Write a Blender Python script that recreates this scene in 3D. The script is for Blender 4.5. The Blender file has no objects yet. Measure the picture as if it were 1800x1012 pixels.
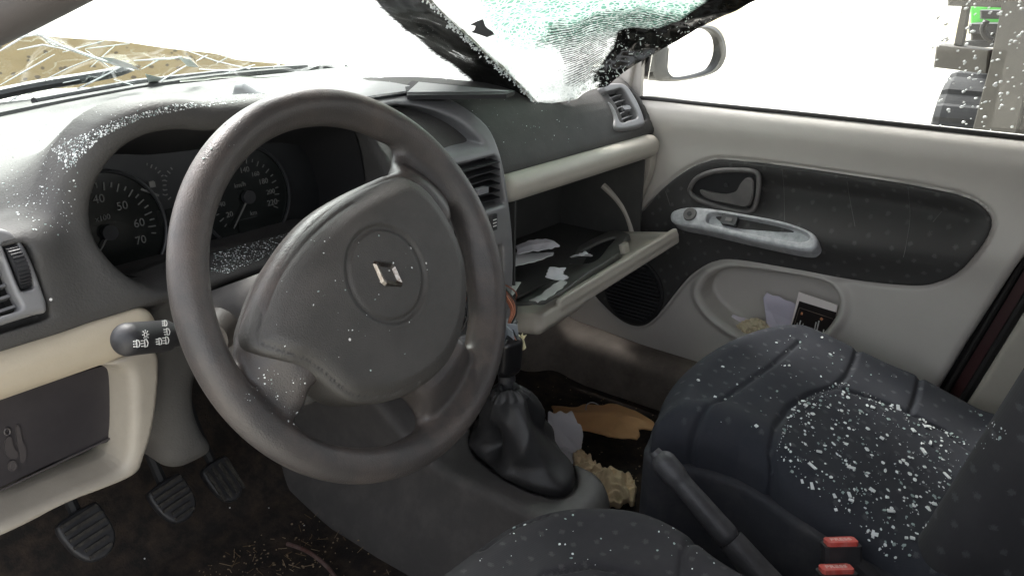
import bpy, bmesh, math, random
import numpy as np
from mathutils import Matrix, Vector
random.seed(7); RNG = np.random.default_rng(7)
S = bpy.context.scene
COL = S.collection

# ------------------------------------------------------------------ camera
CAM = np.array([-.8353, -.5472, .9086]); AZ, PI_, RO, FPX = .90785, -.36769, -.0094, 1425.03
_F = np.array([math.sin(AZ)*math.cos(PI_), math.cos(AZ)*math.cos(PI_), math.sin(PI_)])
_R0 = np.array([math.cos(AZ), -math.sin(AZ), 0.]); _U0 = np.cross(_R0, _F)
_R = _R0*math.cos(RO)-_U0*math.sin(RO); _U = _U0*math.cos(RO)+_R0*math.sin(RO)
cam = bpy.data.objects.new('camera', bpy.data.cameras.new('camera')); COL.objects.link(cam)
cam.matrix_world = Matrix([[_R[0], _U[0], -_F[0], CAM[0]], [_R[1], _U[1], -_F[1], CAM[1]], [_R[2], _U[2], -_F[2], CAM[2]], [0, 0, 0, 1]])
cam.data.sensor_width = 36; cam.data.lens = FPX/1800*36; cam.data.clip_start = .02; cam.data.clip_end = 2000
S.camera = cam

# ------------------------------------------------------------------ world, sun, exposure
SUN_EL, SUN_AZ = math.radians(52), math.radians(25)      # azimuth from +Y towards +X
w = bpy.data.worlds.new('World'); S.world = w; w.use_nodes = True
nt = w.node_tree; bg = nt.nodes['Background']
sky = nt.nodes.new('ShaderNodeTexSky'); sky.sky_type = 'NISHITA'; sky.sun_disc = False
sky.sun_elevation = SUN_EL; sky.sun_rotation = SUN_AZ; sky.dust_density = 5; sky.air_density = 1.0; sky.ozone_density = 1
hs = nt.nodes.new('ShaderNodeHueSaturation'); hs.inputs['Saturation'].default_value = .22
nt.links.new(sky.outputs[0], hs.inputs['Color']); nt.links.new(hs.outputs[0], bg.inputs['Color'])
bg.inputs['Strength'].default_value = .15
sl = bpy.data.lights.new('sun', 'SUN'); sl.energy = 1.5; sl.angle = math.radians(14); sl.color = (1, .97, .93)
so = bpy.data.objects.new('sun', sl); COL.objects.link(so)
so.rotation_euler = Vector((-math.sin(SUN_AZ)*math.cos(SUN_EL), -math.cos(SUN_AZ)*math.cos(SUN_EL), -math.sin(SUN_EL))).to_track_quat('-Z', 'Y').to_euler()
S.view_settings.view_transform = 'Standard'; S.view_settings.look = 'None'; S.view_settings.gamma = 1
S.view_settings.exposure = 2.3
S.cycles.use_denoising = True
S.cycles.max_bounces = 12; S.cycles.diffuse_bounces = 8; S.cycles.transparent_max_bounces = 16; S.cycles.sample_clamp_indirect = 6

# ------------------------------------------------------------------ helpers: points from the survey of the photograph
def ray(px, py): return (px-900)/FPX*_R-(py-506)/FPX*_U+_F
def P(px, py, ax, val):
    d = ray(px, py); i = 'xyz'.index(ax); return CAM+(val-CAM[i])/d[i]*d
def PN(px, py, p0, n):
    d = ray(px, py); n = np.array(n, float); return CAM+((np.array(p0)-CAM)@n)/(d@n)*d
def crs(pts, n=8, closed=True):                       # Catmull-Rom through the points
    p = np.array(pts, float); m = len(p); out = []
    for i in range(m if closed else m-1):
        g = (lambda k: p[k % m]) if closed else (lambda k: p[min(max(k, 0), m-1)])
        a, b, c, d = g(i-1), g(i), g(i+1), g(i+2)
        for k in range(n):
            t = k/n; out.append(.5*((2*b)+(-a+c)*t+(2*a-5*b+4*c-d)*t*t+(-a+3*b-3*c+d)*t**3))
    if not closed: out.append(p[-1])
    return np.array(out)
def sst(a, b, x): t = np.clip((x-a)/(b-a), 0, 1); return t*t*(3-2*t)
def smin(a, b, k): h = np.clip(.5+.5*(b-a)/k, 0, 1); return b+(a-b)*h-k*h*(1-h)
def smax(a, b, k): return -smin(-a, -b, k)
def poly2(A, B, pts):                                 # signed distance to a closed polygon
    pts = np.array(pts, float); d = np.full(np.broadcast(A, B).shape, 1e9); ins = np.zeros(d.shape, bool)
    for i in range(len(pts)):
        a = pts[i]; b = pts[(i+1) % len(pts)]; e = b-a; L = e@e
        if L < 1e-12: continue
        wx = A-a[0]; wy = B-a[1]; t = np.clip((wx*e[0]+wy*e[1])/L, 0, 1)
        d = np.minimum(d, (wx-e[0]*t)**2+(wy-e[1]*t)**2)
        if a[1] != b[1]:
            c = ((a[1] > B) != (b[1] > B)) & (A < (b[0]-a[0])*(B-a[1])/(b[1]-a[1])+a[0]); ins ^= c
    return np.where(ins, -1, 1)*np.sqrt(d)
def ext(d2, h): return np.minimum(np.maximum(d2, h), 0)+np.sqrt(np.maximum(d2, 0)**2+np.maximum(h, 0)**2)
def box(X, Y, Z, c, hf, r=0):
    q = [np.abs(a-b)-(h-r) for a, b, h in zip((X, Y, Z), c, hf)]
    return np.sqrt(sum(np.maximum(k, 0)**2 for k in q))+np.minimum(np.maximum(np.maximum(q[0], q[1]), q[2]), 0)-r
def caps(X, Y, Z, a, b, ra, rb=None):
    a = np.array(a, float); b = np.array(b, float); e = b-a; rb = ra if rb is None else rb
    t = np.clip(((X-a[0])*e[0]+(Y-a[1])*e[1]+(Z-a[2])*e[2])/(e@e), 0, 1)
    return np.sqrt((X-a[0]-e[0]*t)**2+(Y-a[1]-e[1]*t)**2+(Z-a[2]-e[2]*t)**2)-(ra+(rb-ra)*t)
def tube_d(X, Y, Z, pts, r):
    d = None
    for a, b in zip(pts[:-1], pts[1:]):
        c = caps(X, Y, Z, a, b, r); d = c if d is None else np.minimum(d, c)
    return d
def surf(F, lo, hi, h):                               # surface nets on a signed distance function, refined by a Newton step
    ax = [np.arange(l, u+h, h) for l, u in zip(lo, hi)]
    X, Y, Z = ax[0][:, None, None], ax[1][None, :, None], ax[2][None, None, :]
    V = np.broadcast_to(F(X, Y, Z), (len(ax[0]), len(ax[1]), len(ax[2]))).astype(np.float32).copy()
    V[[0, -1]] = np.abs(V[[0, -1]])+1e-4; V[:, [0, -1]] = np.abs(V[:, [0, -1]])+1e-4; V[:, :, [0, -1]] = np.abs(V[:, :, [0, -1]])+1e-4
    I = V < 0; n = np.array(V.shape)-1
    cor = [(i, j, k) for i in (0, 1) for j in (0, 1) for k in (0, 1)]
    sl = lambda A, c: A[c[0]:n[0]+c[0], c[1]:n[1]+c[1], c[2]:n[2]+c[2]]
    cnt = sum(sl(I, c).astype(np.int8) for c in cor); act = (cnt > 0) & (cnt < 8)
    idx = np.full(act.shape, -1, np.int64); ci = np.argwhere(act); idx[act] = np.arange(len(ci))
    acc = np.zeros((len(ci), 3)); num = np.zeros(len(ci))
    for c in cor:
        for a in range(3):
            if c[a]: continue
            c2 = list(c); c2[a] = 1
            v0 = V[tuple((ci+c).T)]; v1 = V[tuple((ci+c2).T)]; m = (v0 < 0) != (v1 < 0)
            t = np.where(m, v0/np.where(m, v0-v1, 1), 0); p = np.repeat(np.array(c, float)[None], len(ci), 0); p[:, a] = t
            acc[m] += p[m]; num[m] += 1
    vs = np.array(lo)+h*(ci+acc/num[:, None])
    fs = []
    for a in range(3):
        b, c = (a+1) % 3, (a+2) % 3
        A = np.moveaxis(I, a, 0); d = np.argwhere(A[:-1] != A[1:]); q = np.zeros_like(d)
        oth = [x for x in range(3) if x != a]; q[:, a] = d[:, 0]; q[:, oth[0]] = d[:, 1]; q[:, oth[1]] = d[:, 2]
        q = q[(q[:, b] > 0) & (q[:, c] > 0) & (q[:, b] < n[b]) & (q[:, c] < n[c])]
        if not len(q): continue
        eb = np.zeros(3, int); eb[b] = 1; ec = np.zeros(3, int); ec[c] = 1
        g = lambda o: idx[tuple((q-o).T)]
        f = np.stack([g(eb*0), g(eb), g(eb+ec), g(ec)], 1); flip = ~I[tuple(q.T)]
        f[flip] = f[flip][:, ::-1]; fs.append(f)
    fs = np.concatenate(fs)
    ev = lambda p: F(p[:, 0], p[:, 1], p[:, 2])
    e = h*.35; g = None
    for it in range(2):
        g = np.stack([ev(vs+np.eye(3)[i]*e)-ev(vs-np.eye(3)[i]*e) for i in range(3)], 1)/(2*e)
        gl = np.linalg.norm(g, axis=1)+1e-6
        if it == 0: vs = vs-np.clip(ev(vs)/gl, -h*.6, h*.6)[:, None]*g/gl[:, None]
    return vs, fs, g/gl[:, None]

# ------------------------------------------------------------------ helpers: objects
def tag(o, label=None, cat=None, group=None, kind=None):
    for k, v in (('label', label), ('category', cat), ('group', group), ('kind', kind)):
        if v: o[k] = v
    return o
def thing(name, label, cat, loc=(0, 0, 0), group=None):
    o = bpy.data.objects.new(name, None); COL.objects.link(o); o.location = loc; o.empty_display_size = .05
    return tag(o, label, cat, group)
def mk(name, v, f, m, parent=None, nrm=None, smooth=True, mats=None, mi=None):
    me = bpy.data.meshes.new(name); me.from_pydata([tuple(map(float, p)) for p in v], [], [list(map(int, q)) for q in f])
    for x in (mats or [m]): me.materials.append(x)
    if mi is not None: me.polygons.foreach_set('material_index', mi)
    me.polygons.foreach_set('use_smooth', [smooth]*len(me.polygons)); me.update()
    if nrm is not None: me.normals_split_custom_set_from_vertices([tuple(map(float, x)) for x in nrm])
    o = bpy.data.objects.new(name, me); COL.objects.link(o)
    if parent:
        o.parent = parent
        root = parent
        while root.parent: root = root.parent
        if root.type == 'EMPTY' and parent is root: o.matrix_parent_inverse = Matrix.Translation(-root.location)
    return o
def mks(name, F, lo, hi, h, m, parent=None, M=None):
    v, f, n = surf(F, lo, hi, h)
    if M is not None: v = v@M[:3, :3].T+M[:3, 3]; n = n@M[:3, :3].T
    return mk(name, v, f, m, parent, n)
def prism(pts, d, bev=0.0):                           # polygon pts (3-D) pushed along vector d -> verts, faces
    pts = [np.array(p, float) for p in pts]; d = np.array(d, float); n = len(pts)
    if bev:
        c = sum(pts)/n; u = d/np.linalg.norm(d)
        ins = [p+(c-p)/np.linalg.norm(c-p)*bev for p in pts]
        rings = [ins, [p+u*bev for p in pts], [p+d for p in pts]]
    else: rings = [pts, [p+d for p in pts]]
    v = [q for r in rings for q in r]; k = len(rings)
    f = [list(range(n))[::-1], [(k-1)*n+i for i in range(n)]]
    for a in range(k-1):
        for i in range(n): j = (i+1) % n; f.append([a*n+i, a*n+j, (a+1)*n+j, (a+1)*n+i])
    return v, f
class MB:
    def __init__(s): s.v = []; s.f = []; s.mi = []
    def add(s, v, f, mi=0):
        o = len(s.v); s.v += [tuple(map(float, p)) for p in v]; s.f += [[i+o for i in q] for q in f]; s.mi += [mi]*len(f); return s
    def prism(s, pts, d, bev=0., mi=0): return s.add(*prism(pts, d, bev), mi)
    def box(s, c, hf, R=None, mi=0, bev=0.):
        c = np.array(c, float); R = np.eye(3) if R is None else np.array(R, float); x, y, z = hf
        b = min(bev, x, y) if bev else 0
        p = [(-x+b, -y), (x-b, -y), (x, -y+b), (x, y-b), (x-b, y), (-x+b, y), (-x, y-b), (-x, -y+b)] if b else [(-x, -y), (x, -y), (x, y), (-x, y)]
        return s.prism([c+R@np.array([a, q, -z]) for a, q in p], R@np.array([0, 0, 2*z]), 0, mi)
    def tube(s, pts, r, n=8, mi=0, cap=True):
        pts = np.array(pts, float); m = len(pts); r = np.broadcast_to(r, (m,)); up = None; rings = []
        for i in range(m):
            t = pts[min(i+1, m-1)]-pts[max(i-1, 0)]; t /= np.linalg.norm(t)+1e-12
            if up is None: up = np.cross(t, [0, 0, 1.]) if abs(t[2]) < .9 else np.cross(t, [1., 0, 0])
            up = up-t*(up@t); up /= np.linalg.norm(up); w_ = np.cross(t, up)
            rings += [pts[i]+r[i]*(math.cos(2*math.pi*k/n)*up+math.sin(2*math.pi*k/n)*w_) for k in range(n)]
        f = [[i*n+k, i*n+(k+1) % n, (i+1)*n+(k+1) % n, (i+1)*n+k] for i in range(m-1) for k in range(n)]
        if cap: f += [list(range(n))[::-1], [(m-1)*n+k for k in range(n)]]
        return s.add(rings, f, mi)
    def text(s, body, M, size, mi=0, depth=.0003):    # lettering as mesh; M maps (x,y,z) of the text to the place
        c = bpy.data.curves.new('t', 'FONT'); c.body = body; c.size = size; c.align_x = 'CENTER'; c.align_y = 'CENTER'; c.extrude = depth; c.resolution_u = 3
        o = bpy.data.objects.new('t', c); COL.objects.link(o)
        me = bpy.data.meshes.new_from_object(o); M = np.array(M)
        v = [M[:3, :3]@np.array(q.co)+M[:3, 3] for q in me.vertices]; f = [list(p.vertices) for p in me.polygons]
        bpy.data.objects.remove(o); bpy.data.curves.remove(c); bpy.data.meshes.remove(me); return s.add(v, f, mi)
    def out(s, name, m, parent=None, smooth=False):
        ms = m if isinstance(m, list) else [m]
        o = mk(name, s.v, s.f, None, parent, smooth=smooth, mats=ms, mi=s.mi)
        bm = bmesh.new(); bm.from_mesh(o.data); bmesh.ops.recalc_face_normals(bm, faces=bm.faces); bm.to_mesh(o.data); bm.free()
        if smooth: 
            o.data.polygons.foreach_set('use_smooth', [True]*len(o.data.polygons))
            o.data.set_sharp_from_angle(angle=math.radians(40))
        return o
def frame(o, x, y, z):
    M = np.eye(4); M[:3, 0] = x; M[:3, 1] = y; M[:3, 2] = z; M[:3, 3] = o; return M
def nz(a): a = np.array(a, float); return a/np.linalg.norm(a)

# ------------------------------------------------------------------ materials
def mat(name, col, rough=.55, dust=0., dcol=(.42, .40, .38), dscale=9., bump=0., bscale=900., metal=0., spec=.5, var=.12, fleck=0., alpha=1., sheen=0., updust_light=False):
    m = bpy.data.materials.new(name); m.use_nodes = True; t = m.node_tree; N = t.nodes; L = t.links
    b = N['Principled BSDF']; b.inputs['Roughness'].default_value = rough; b.inputs['Metallic'].default_value = metal
    b.inputs['Specular IOR Level'].default_value = spec; b.inputs['Alpha'].default_value = alpha
    if sheen: b.inputs['Sheen Weight'].default_value = sheen
    tc = N.new('ShaderNodeTexCoord'); co = tc.outputs['Object']
    n1 = N.new('ShaderNodeTexNoise'); n1.inputs['Scale'].default_value = dscale; n1.inputs['Detail'].default_value = 8; n1.inputs['Roughness'].default_value = .65; L.new(co, n1.inputs['Vector'])
    mx = N.new('ShaderNodeMix'); mx.data_type = 'RGBA'; mx.inputs['A'].default_value = (*[c*(1-var) for c in col], 1); mx.inputs['B'].default_value = (*[min(1, c*(1+var)) for c in col], 1)
    L.new(n1.outputs['Fac'], mx.inputs['Factor']); out = mx.outputs['Result']
    if dust:
        r = N.new('ShaderNodeMapRange'); r.inputs['From Min'].default_value = .42; r.inputs['From Max'].default_value = .72; r.inputs['To Max'].default_value = dust
        n2 = N.new('ShaderNodeTexNoise'); n2.inputs['Scale'].default_value = dscale*2.3; n2.inputs['Detail'].default_value = 10; n2.inputs['Roughness'].default_value = .7; L.new(co, n2.inputs['Vector']); L.new(n2.outputs['Fac'], r.inputs['Value'])
        fac = r.outputs['Result']
        if updust_light:
            ge = N.new('ShaderNodeNewGeometry'); sp = N.new('ShaderNodeSeparateXYZ'); L.new(ge.outputs['Normal'], sp.inputs[0])
            r2 = N.new('ShaderNodeMapRange'); r2.inputs['From Min'].default_value = .1; r2.inputs['From Max'].default_value = .9; r2.inputs['To Min'].default_value = .35; r2.inputs['To Max'].default_value = 1.0; L.new(sp.outputs['Z'], r2.inputs['Value'])
            mu = N.new('ShaderNodeMath'); mu.operation = 'MULTIPLY'; L.new(fac, mu.inputs[0]); L.new(r2.outputs['Result'], mu.inputs[1]); fac = mu.outputs[0]
        m2 = N.new('ShaderNodeMix'); m2.data_type = 'RGBA'; m2.inputs['B'].default_value = (*dcol, 1); L.new(out, m2.inputs['A']); L.new(fac, m2.inputs['Factor']); out = m2.outputs['Result']
    if fleck:
        v = N.new('ShaderNodeTexVoronoi'); v.inputs['Scale'].default_value = 90; L.new(co, v.inputs['Vector'])
        wn = N.new('ShaderNodeSeparateColor'); L.new(v.outputs['Color'], wn.inputs[0])
        c1 = N.new('ShaderNodeMath'); c1.operation = 'GREATER_THAN'; c1.inputs[1].default_value = 1-fleck; L.new(wn.outputs[0], c1.inputs[0])
        c2 = N.new('ShaderNodeMath'); c2.operation = 'LESS_THAN'; c2.inputs[1].default_value = .12; L.new(v.outputs['Distance'], c2.inputs[0])
        c3 = N.new('ShaderNodeMath'); c3.operation = 'MULTIPLY'; L.new(c1.outputs[0], c3.inputs[0]); L.new(c2.outputs[0], c3.inputs[1])
        m3 = N.new('ShaderNodeMix'); m3.data_type = 'RGBA'; m3.inputs['B'].default_value = (.75, .74, .72, 1); L.new(out, m3.inputs['A']); L.new(c3.outputs[0], m3.inputs['Factor']); out = m3.outputs['Result']
    L.new(out, b.inputs['Base Color'])
    if bump:
        n3 = N.new('ShaderNodeTexNoise'); n3.inputs['Scale'].default_value = bscale; n3.inputs['Detail'].default_value = 2; L.new(co, n3.inputs['Vector'])
        bp = N.new('ShaderNodeBump'); bp.inputs['Strength'].default_value = bump; bp.inputs['Distance'].default_value = .001; L.new(n3.outputs['Fac'], bp.inputs['Height']); L.new(bp.outputs['Normal'], b.inputs['Normal'])
    return m
M_dash = mat('dusty_dash_plastic', (.072, .070, .067), .64, spec=.2, dust=.26, dcol=(.15, .145, .135), dscale=11, bump=.6, bscale=420, fleck=.012, updust_light=True)
M_con = mat('console_plastic', (.19, .19, .192), .34, dust=.3, dcol=(.3, .3, .3), dscale=8, bump=.1, fleck=.01)
M_dark = mat('dark_plastic', (.022, .022, .024), .5, dust=.2, dcol=(.12, .12, .12), bump=.1)
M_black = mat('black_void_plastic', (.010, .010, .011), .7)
M_wheel = mat('worn_wheel_foam', (.052, .048, .046), .38, dust=.8, dcol=(.150, .118, .100), dscale=7, bump=.45, bscale=750, fleck=.006, updust_light=True)
M_cover = mat('airbag_cover_plastic', (.048, .046, .042), .5, dust=.5, dcol=(.13, .12, .11), dscale=5, bump=.5, bscale=750, fleck=.015, updust_light=True)  # dust on upward faces also paints the sky-facing slope lighter
M_beige = mat('beige_trim', (.46, .43, .37), .5, dust=.25, dcol=(.30, .27, .23), dscale=6, bump=.2, bscale=600)
M_tan = mat('tan_bar_trim', (.48, .42, .32), .45, dust=.3, dcol=(.32, .27, .2), dscale=6, bump=.2, bscale=600)
M_chrome = mat('worn_chrome', (.36, .34, .31), .34, metal=1, dust=.9, dcol=(.10, .06, .045), dscale=110)
M_grey = mat('grey_plastic', (.098, .094, .090), .5, dust=.35, dcol=(.22, .2, .19), bump=.2, bscale=500)
M_door = mat('door_beige_vinyl', (.52, .495, .455), .5, dust=.12, dcol=(.30, .27, .24), dscale=4, bump=.12, bscale=800)
M_silver = mat('scuffed_silver_grip', (.46, .47, .48), .38, dust=.6, dcol=(.10, .11, .12), dscale=30, bump=.1)
M_foamrub = mat('window_rubber', (.012, .011, .010), .6)
M_carpet = mat('dirty_carpet', (.019, .016, .014), .95, dust=.9, dcol=(.075, .052, .036), dscale=14, bump=1, bscale=300, fleck=.02)
M_sill = mat('sill_cover', (.23, .20, .17), .8, spec=.2, dust=.6, dcol=(.08, .06, .05), dscale=7, bump=.2)
M_paper = mat('paper', (.78, .77, .80), .7, bump=.1)
M_kraft = mat('kraft_paper', (.60, .34, .15), .55, var=.3, dscale=20, dust=.3, dcol=(.55, .34, .18))
M_foam = mat('torn_foam', (.70, .54, .35), .9, var=.25, dscale=40, bump=1, bscale=250)
M_leather = mat('black_leather', (.026, .026, .027), .5, dust=.5, dcol=(.055, .055, .055), bump=.25, bscale=500)
M_red = mat('buckle_red', (.62, .09, .07), .4, dust=.4, dcol=(.75, .40, .36), dscale=40)
M_maroon = mat('maroon_paint', (.050, .014, .015), .45, dust=.3, dcol=(.06, .04, .035))
M_glassbit = mat('glass_crumb', (.80, .84, .83), .25, spec=.8)
M_glass2 = mat('glass_crumb_clear', (.34, .42, .40), .10, spec=1., var=.4, dscale=60)
M_white = mat('white_print', (.75, .75, .72), .6)
M_gauge = mat('gauge_face', (.016, .017, .018), .35, dust=.2, dcol=(.06, .06, .06))

# ================================================================== DASHBOARD
dash = thing('dashboard', 'dusty dark grey moulded dashboard with beige trim bars and open glovebox', 'dashboard', (0, .3, .3))
P1 = crs([(.92, .60), (.92, .708), (.70, .722), (.52, .733), (.42, .733), (.345, .718), (.295, .685), (.265, .645), (.250, .614), (.262, .603), (.30, .59), (.30, .37), (.45, .33), (.80, .36)], 3)
P2 = crs([(.92, .60), (.92, .708), (.70, .716), (.45, .716), (.33, .712), (.255, .698), (.205, .675), (.182, .645), (.172, .612), (.20, .603), (.22, .59), (.215, .50), (.24, .44), (.40, .40), (.80, .42)], 3)
OPEN_PX = [(149, 402), (152, 350), (166, 306), (200, 260), (248, 234), (300, 226), (350, 229), (400, 226), (470, 219), (560, 213), (612, 214), (640, 232), (655, 290), (657, 335), (640, 385), (540, 420), (375, 452), (300, 480), (262, 494), (226, 490), (188, 468), (160, 434)]
OP = np.array([P(x, y, 'y', .22)[[0, 2]] for x, y in OPEN_PX])
OPs = crs(OP, 3)
def F_dash(X, Y, Z):
    d1 = poly2(Y, Z, P1); d2 = poly2(Y, Z, P2)
    s = sst(-.16, .14, X); d = ext(d2+(d1-d2)*s, np.abs(X)-.655)
    # instrument hood: offset of the opening outline, sinking into the dash towards the windscreen
    dop = poly2(X, Z+.50*np.maximum(Y-.255, 0)-.10*np.maximum(Y-.42, 0), OPs)
    hood = smax(dop-.030+.019*sst(-.26, -.17, X)*sst(.79, .72, Z)+np.maximum(Y-.30, 0)*.05, np.maximum(.205-Y, Y-.48)+np.maximum(Z-.70, 0)*(-.10), .022)
    d = smin(d, hood, .045)
    cut = smax(dop-np.maximum(Y-.225, 0)*.05, Y-.350, .01)
    d = smax(d, -cut, .016)
    # glovebox cavity
    d = smax(d, -box(X, Y, Z, (.392, .20, .478), (.218, .25, .090), .015), .008)
    # round vent pads at both ends
    d = smin(d, box(X, Y, Z, (-.60, .215, .655), (.052, .035, .045), .02), .03)
    for p0, n_, hx, hy in (((.600, .278, .672), (-.05, -.80, .60), .044, .036), ((-.62, .176, .66), (.04, -.92, .38), .050, .034)):
        n_ = nz(n_); a_ = nz(np.array([-n_[1], n_[0], 0])); a_ = a_ if a_[0] > 0 else -a_; b_ = np.cross(n_, a_)
        L = [(X-p0[0])*k[0]+(Y-p0[1])*k[1]+(Z-p0[2])*k[2] for k in (a_, b_, n_)]
        d = smax(d, -box(L[0], L[1], L[2], (0, 0, 0), (hx, hy, .034), .006), .003)
    # knee panel beside the steering column
    kp = box(X, Y, Z, (-.325, .27, .50), (.155, .075, .105), .03)
    d = smin(d, kp, .02)
    d = smax(d, -caps(X, Y, Z, (-.355, .12, .50), (-.355, .36, .40), .08), .02)
    # seam across the top pad
    seam = np.sqrt((Y-.60-.02*np.sin(X*3))**2+(Z-(.722+.008*s))**2)-.0045
    return smax(d, -seam, .004)
mks('dash_pad', F_dash, (-.67, .13, .32), (.67, .94, .81), .0052, M_dash, dash)

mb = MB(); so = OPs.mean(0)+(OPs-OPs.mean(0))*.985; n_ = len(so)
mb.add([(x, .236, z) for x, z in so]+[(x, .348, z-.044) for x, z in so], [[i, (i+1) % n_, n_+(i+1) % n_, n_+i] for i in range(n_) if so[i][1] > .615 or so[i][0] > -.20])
mb.out('cluster_shade_shroud', mat('shroud_shade_black', (.014, .014, .015), .75), dash, True)  # black plastic surround whose dark colour also stands in for recess shade
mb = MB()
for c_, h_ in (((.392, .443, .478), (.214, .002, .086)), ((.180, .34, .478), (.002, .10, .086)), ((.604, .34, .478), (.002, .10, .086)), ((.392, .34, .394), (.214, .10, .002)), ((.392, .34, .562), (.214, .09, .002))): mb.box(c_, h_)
mb.out('glovebox_shade_liner', mat('liner_shade_plastic', (.055, .055, .052), .6, dust=.3, dcol=(.10, .10, .09)), dash)  # dark liner added to put shade into the glovebox cavity

# instrument cluster: tilted face with dials
def gp(px, py, off=0): return PN(px, py, (-.35, .325+off, .64), (0, -math.cos(.12), math.sin(.12)))
gx, gz = np.array([1., 0, 0]), nz([0, math.sin(.12), math.cos(.12)]); gn = np.cross(gx, gz)   # gn points to driver
cl = MB(); c0 = np.array([-.33, .333, .66])
oc = OPs.mean(0); op_ = oc+(crs(OP, 2)-oc)*1.05
def onface(x, z): x0 = np.array([x, 0, z]); t_ = ((np.array([-.35, .331, .64])-x0)@gn)/gn[1]; return x0+np.array([0, t_, 0])
cl.prism([onface(x, z-.036) for x, z in op_], -gn*.006)
cluster = cl.out('instrument_cluster', M_gauge, dash)
M_ring = mat('gauge_ring_plastic', (.035, .036, .038), .3)
M_print = mat('gauge_print', (.16, .16, .15), .6)
M_lcd = mat('gauge_display', (.010, .012, .011), .2)
def dial(name, cx, cy, r, ticks, nums, needle, words, ring=1.22, small=False):
    c = gp(cx, cy); mb = MB(); rg = [(math.cos(a), math.sin(a)) for a in np.linspace(0, 2*math.pi, 49)[:-1]]
    if ring:
        t = [c+gn*.003+r*ring*(gx*a+gz*b) for a, b in rg]; t.append(t[0]); t.append(t[1]); mb.tube(t, .0022, 8, 0, False)
        mb.prism([c+gn*.0012+r*ring*(gx*a+gz*b) for a, b in rg], -gn*.001, 0, 2)
    for a, l, wd in ticks:
        a = math.radians(a); e = gx*math.sin(a)+gz*math.cos(a); q = np.cross(gn, e)
        mb.box(c+e*(r-l/2)+gn*.0022, (wd/2, l/2, .0003), np.stack([q, e, gn], 1), 1)
    for s_, px, py, sz in nums+words:
        mb.text(s_, frame(gp(px, py)+gn*.0022, gx, gz, gn), sz, 1)
    if needle is not None:
        tip = gp(*needle)+gn*.006; h = c+gn*.006; e = nz(tip-h); q = np.cross(gn, e)
        mb.prism([h-q*.0012-e*.001, h+q*.0012-e*.001, tip+q*.0006, tip-q*.0006], gn*.0008, 0, 1)
        mb.prism([c+gn*.003+.0085*(gx*a+gz*b) for a, b in rg], gn*.006, 0, 3)
    return mb.out(name, [M_ring, M_print, M_lcd, M_dark], cluster)
T = lambda a0, a1, n, l=.006, wd=.0012: [(a0+(a1-a0)*i/(n-1), l*(1.5 if i % 2 else .9), wd) for i in range(n)]
dial('tachometer', 188, 408, .0545, T(-140, 104, 29, .006, .0014), [('40', 172, 350, .013), ('50', 213, 362, .013), ('60', 243, 392, .013), ('70', 246, 422, .013)], (171, 441), [('x100', 179, 383, .0085)])
dial('speedometer', 432, 346, .0480, T(-128, 118, 24, .0045, .0010), [('20', 402, 377, .0095), ('40', 389, 359, .0085), ('60', 385, 335, .008), ('120', 404, 302, .0085), ('140', 428, 299, .0095), ('160', 447, 306, .008), ('180', 461, 319, .0095), ('200', 474, 337, .0085), ('220', 477, 356, .0105)], (406, 401), [('km/h', 420, 325, .008), ('km', 444, 374, .008)], 1.32)
dial('fuel_gauge', 252, 327, .026, [(20+i*13, .004 if i % 2 else .0028, .0012) for i in range(9)], [], None, [], 0)
dial('temperature_gauge', 322, 326, .026, [(-118+i*13, .003 if i % 2 else .0045, .0012) for i in range(8)], [], None, [], 0)
for p in [(436, 396), (300, 380)]: mb = MB(); mb.box(gp(*p)+gn*.002, (.0145, .009, .001), np.stack([gx, gz, gn], 1)); mb.out('odometer_display', M_lcd, cluster)
mb = MB(); mb.box(gp(265, 324)+gn*.0022, (.003, .0035, .0004), np.stack([gx, gz, gn], 1)); mb.box(gp(262, 338)+gn*.0022, (.011, .0012, .0004), np.stack([nz(gx*.85-gz*.5), nz(gz*.85+gx*.5), gn], 1)); mb.box(gp(270, 324)+gn*.0022, (.0008, .003, .0004), np.stack([gx, gz, gn], 1)); mb.out('fuel_pump_symbol', M_print, cluster)

# tan bars and lower trim
def F_bar(x0, x1, yc):
    def f(X, Y, Z):
        Yc = yc+.0*X
        return box(X, Y, Z, ((x0+x1)/2, yc, .5885), ((x1-x0)/2, .032, .0225), .020)
    return f
barR = mks('trim_bar', F_bar(.145, .645, .256), (.14, .21, .55), (.66, .30, .625), .003, M_beige, dash)
barL = mks('trim_bar', F_bar(-.70, -.478, .190), (-.71, .15, .55), (-.47, .24, .625), .003, M_tan, dash)
barL['label'] = 'tan trim bar under the side vent'
# fuse panel frame, lower left
def F_fuse(X, Y, Z):
    o = crs([P(a, b, 'y', .165)[[0, 2]] for a, b in [(-180, 735), (0, 706), (120, 668), (225, 622), (268, 616), (276, 650), (268, 735), (250, 800), (228, 835), (120, 880), (0, 938), (-180, 1010)]], 4)
    i = crs([P(a, b, 'y', .165)[[0, 2]] for a, b in [(-120, 765), (0, 712), (100, 678), (180, 652), (212, 656), (220, 680), (221, 750), (219, 775), (216, 800), (200, 824), (120, 858), (0, 912), (-120, 968)]], 4)
    d = ext(poly2(X, Z, o)+.004, np.abs(Y-.19)-.026)-.004
    return smax(d, -smax(poly2(X, Z, i)+.002-np.maximum(.19-Y, 0)*.25, Y-.23, .01), .010)
mb = MB(); mb.prism([P(x, y, 'x', .628) for x, y in crs([(1128, 268), (1142, 246), (1144, 290), (1128, 340), (1094, 408), (1072, 420), (1096, 352), (1114, 305)], 4)], (.02, 0, 0), .003); mb.out('end_trim', M_beige, dash)
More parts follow.
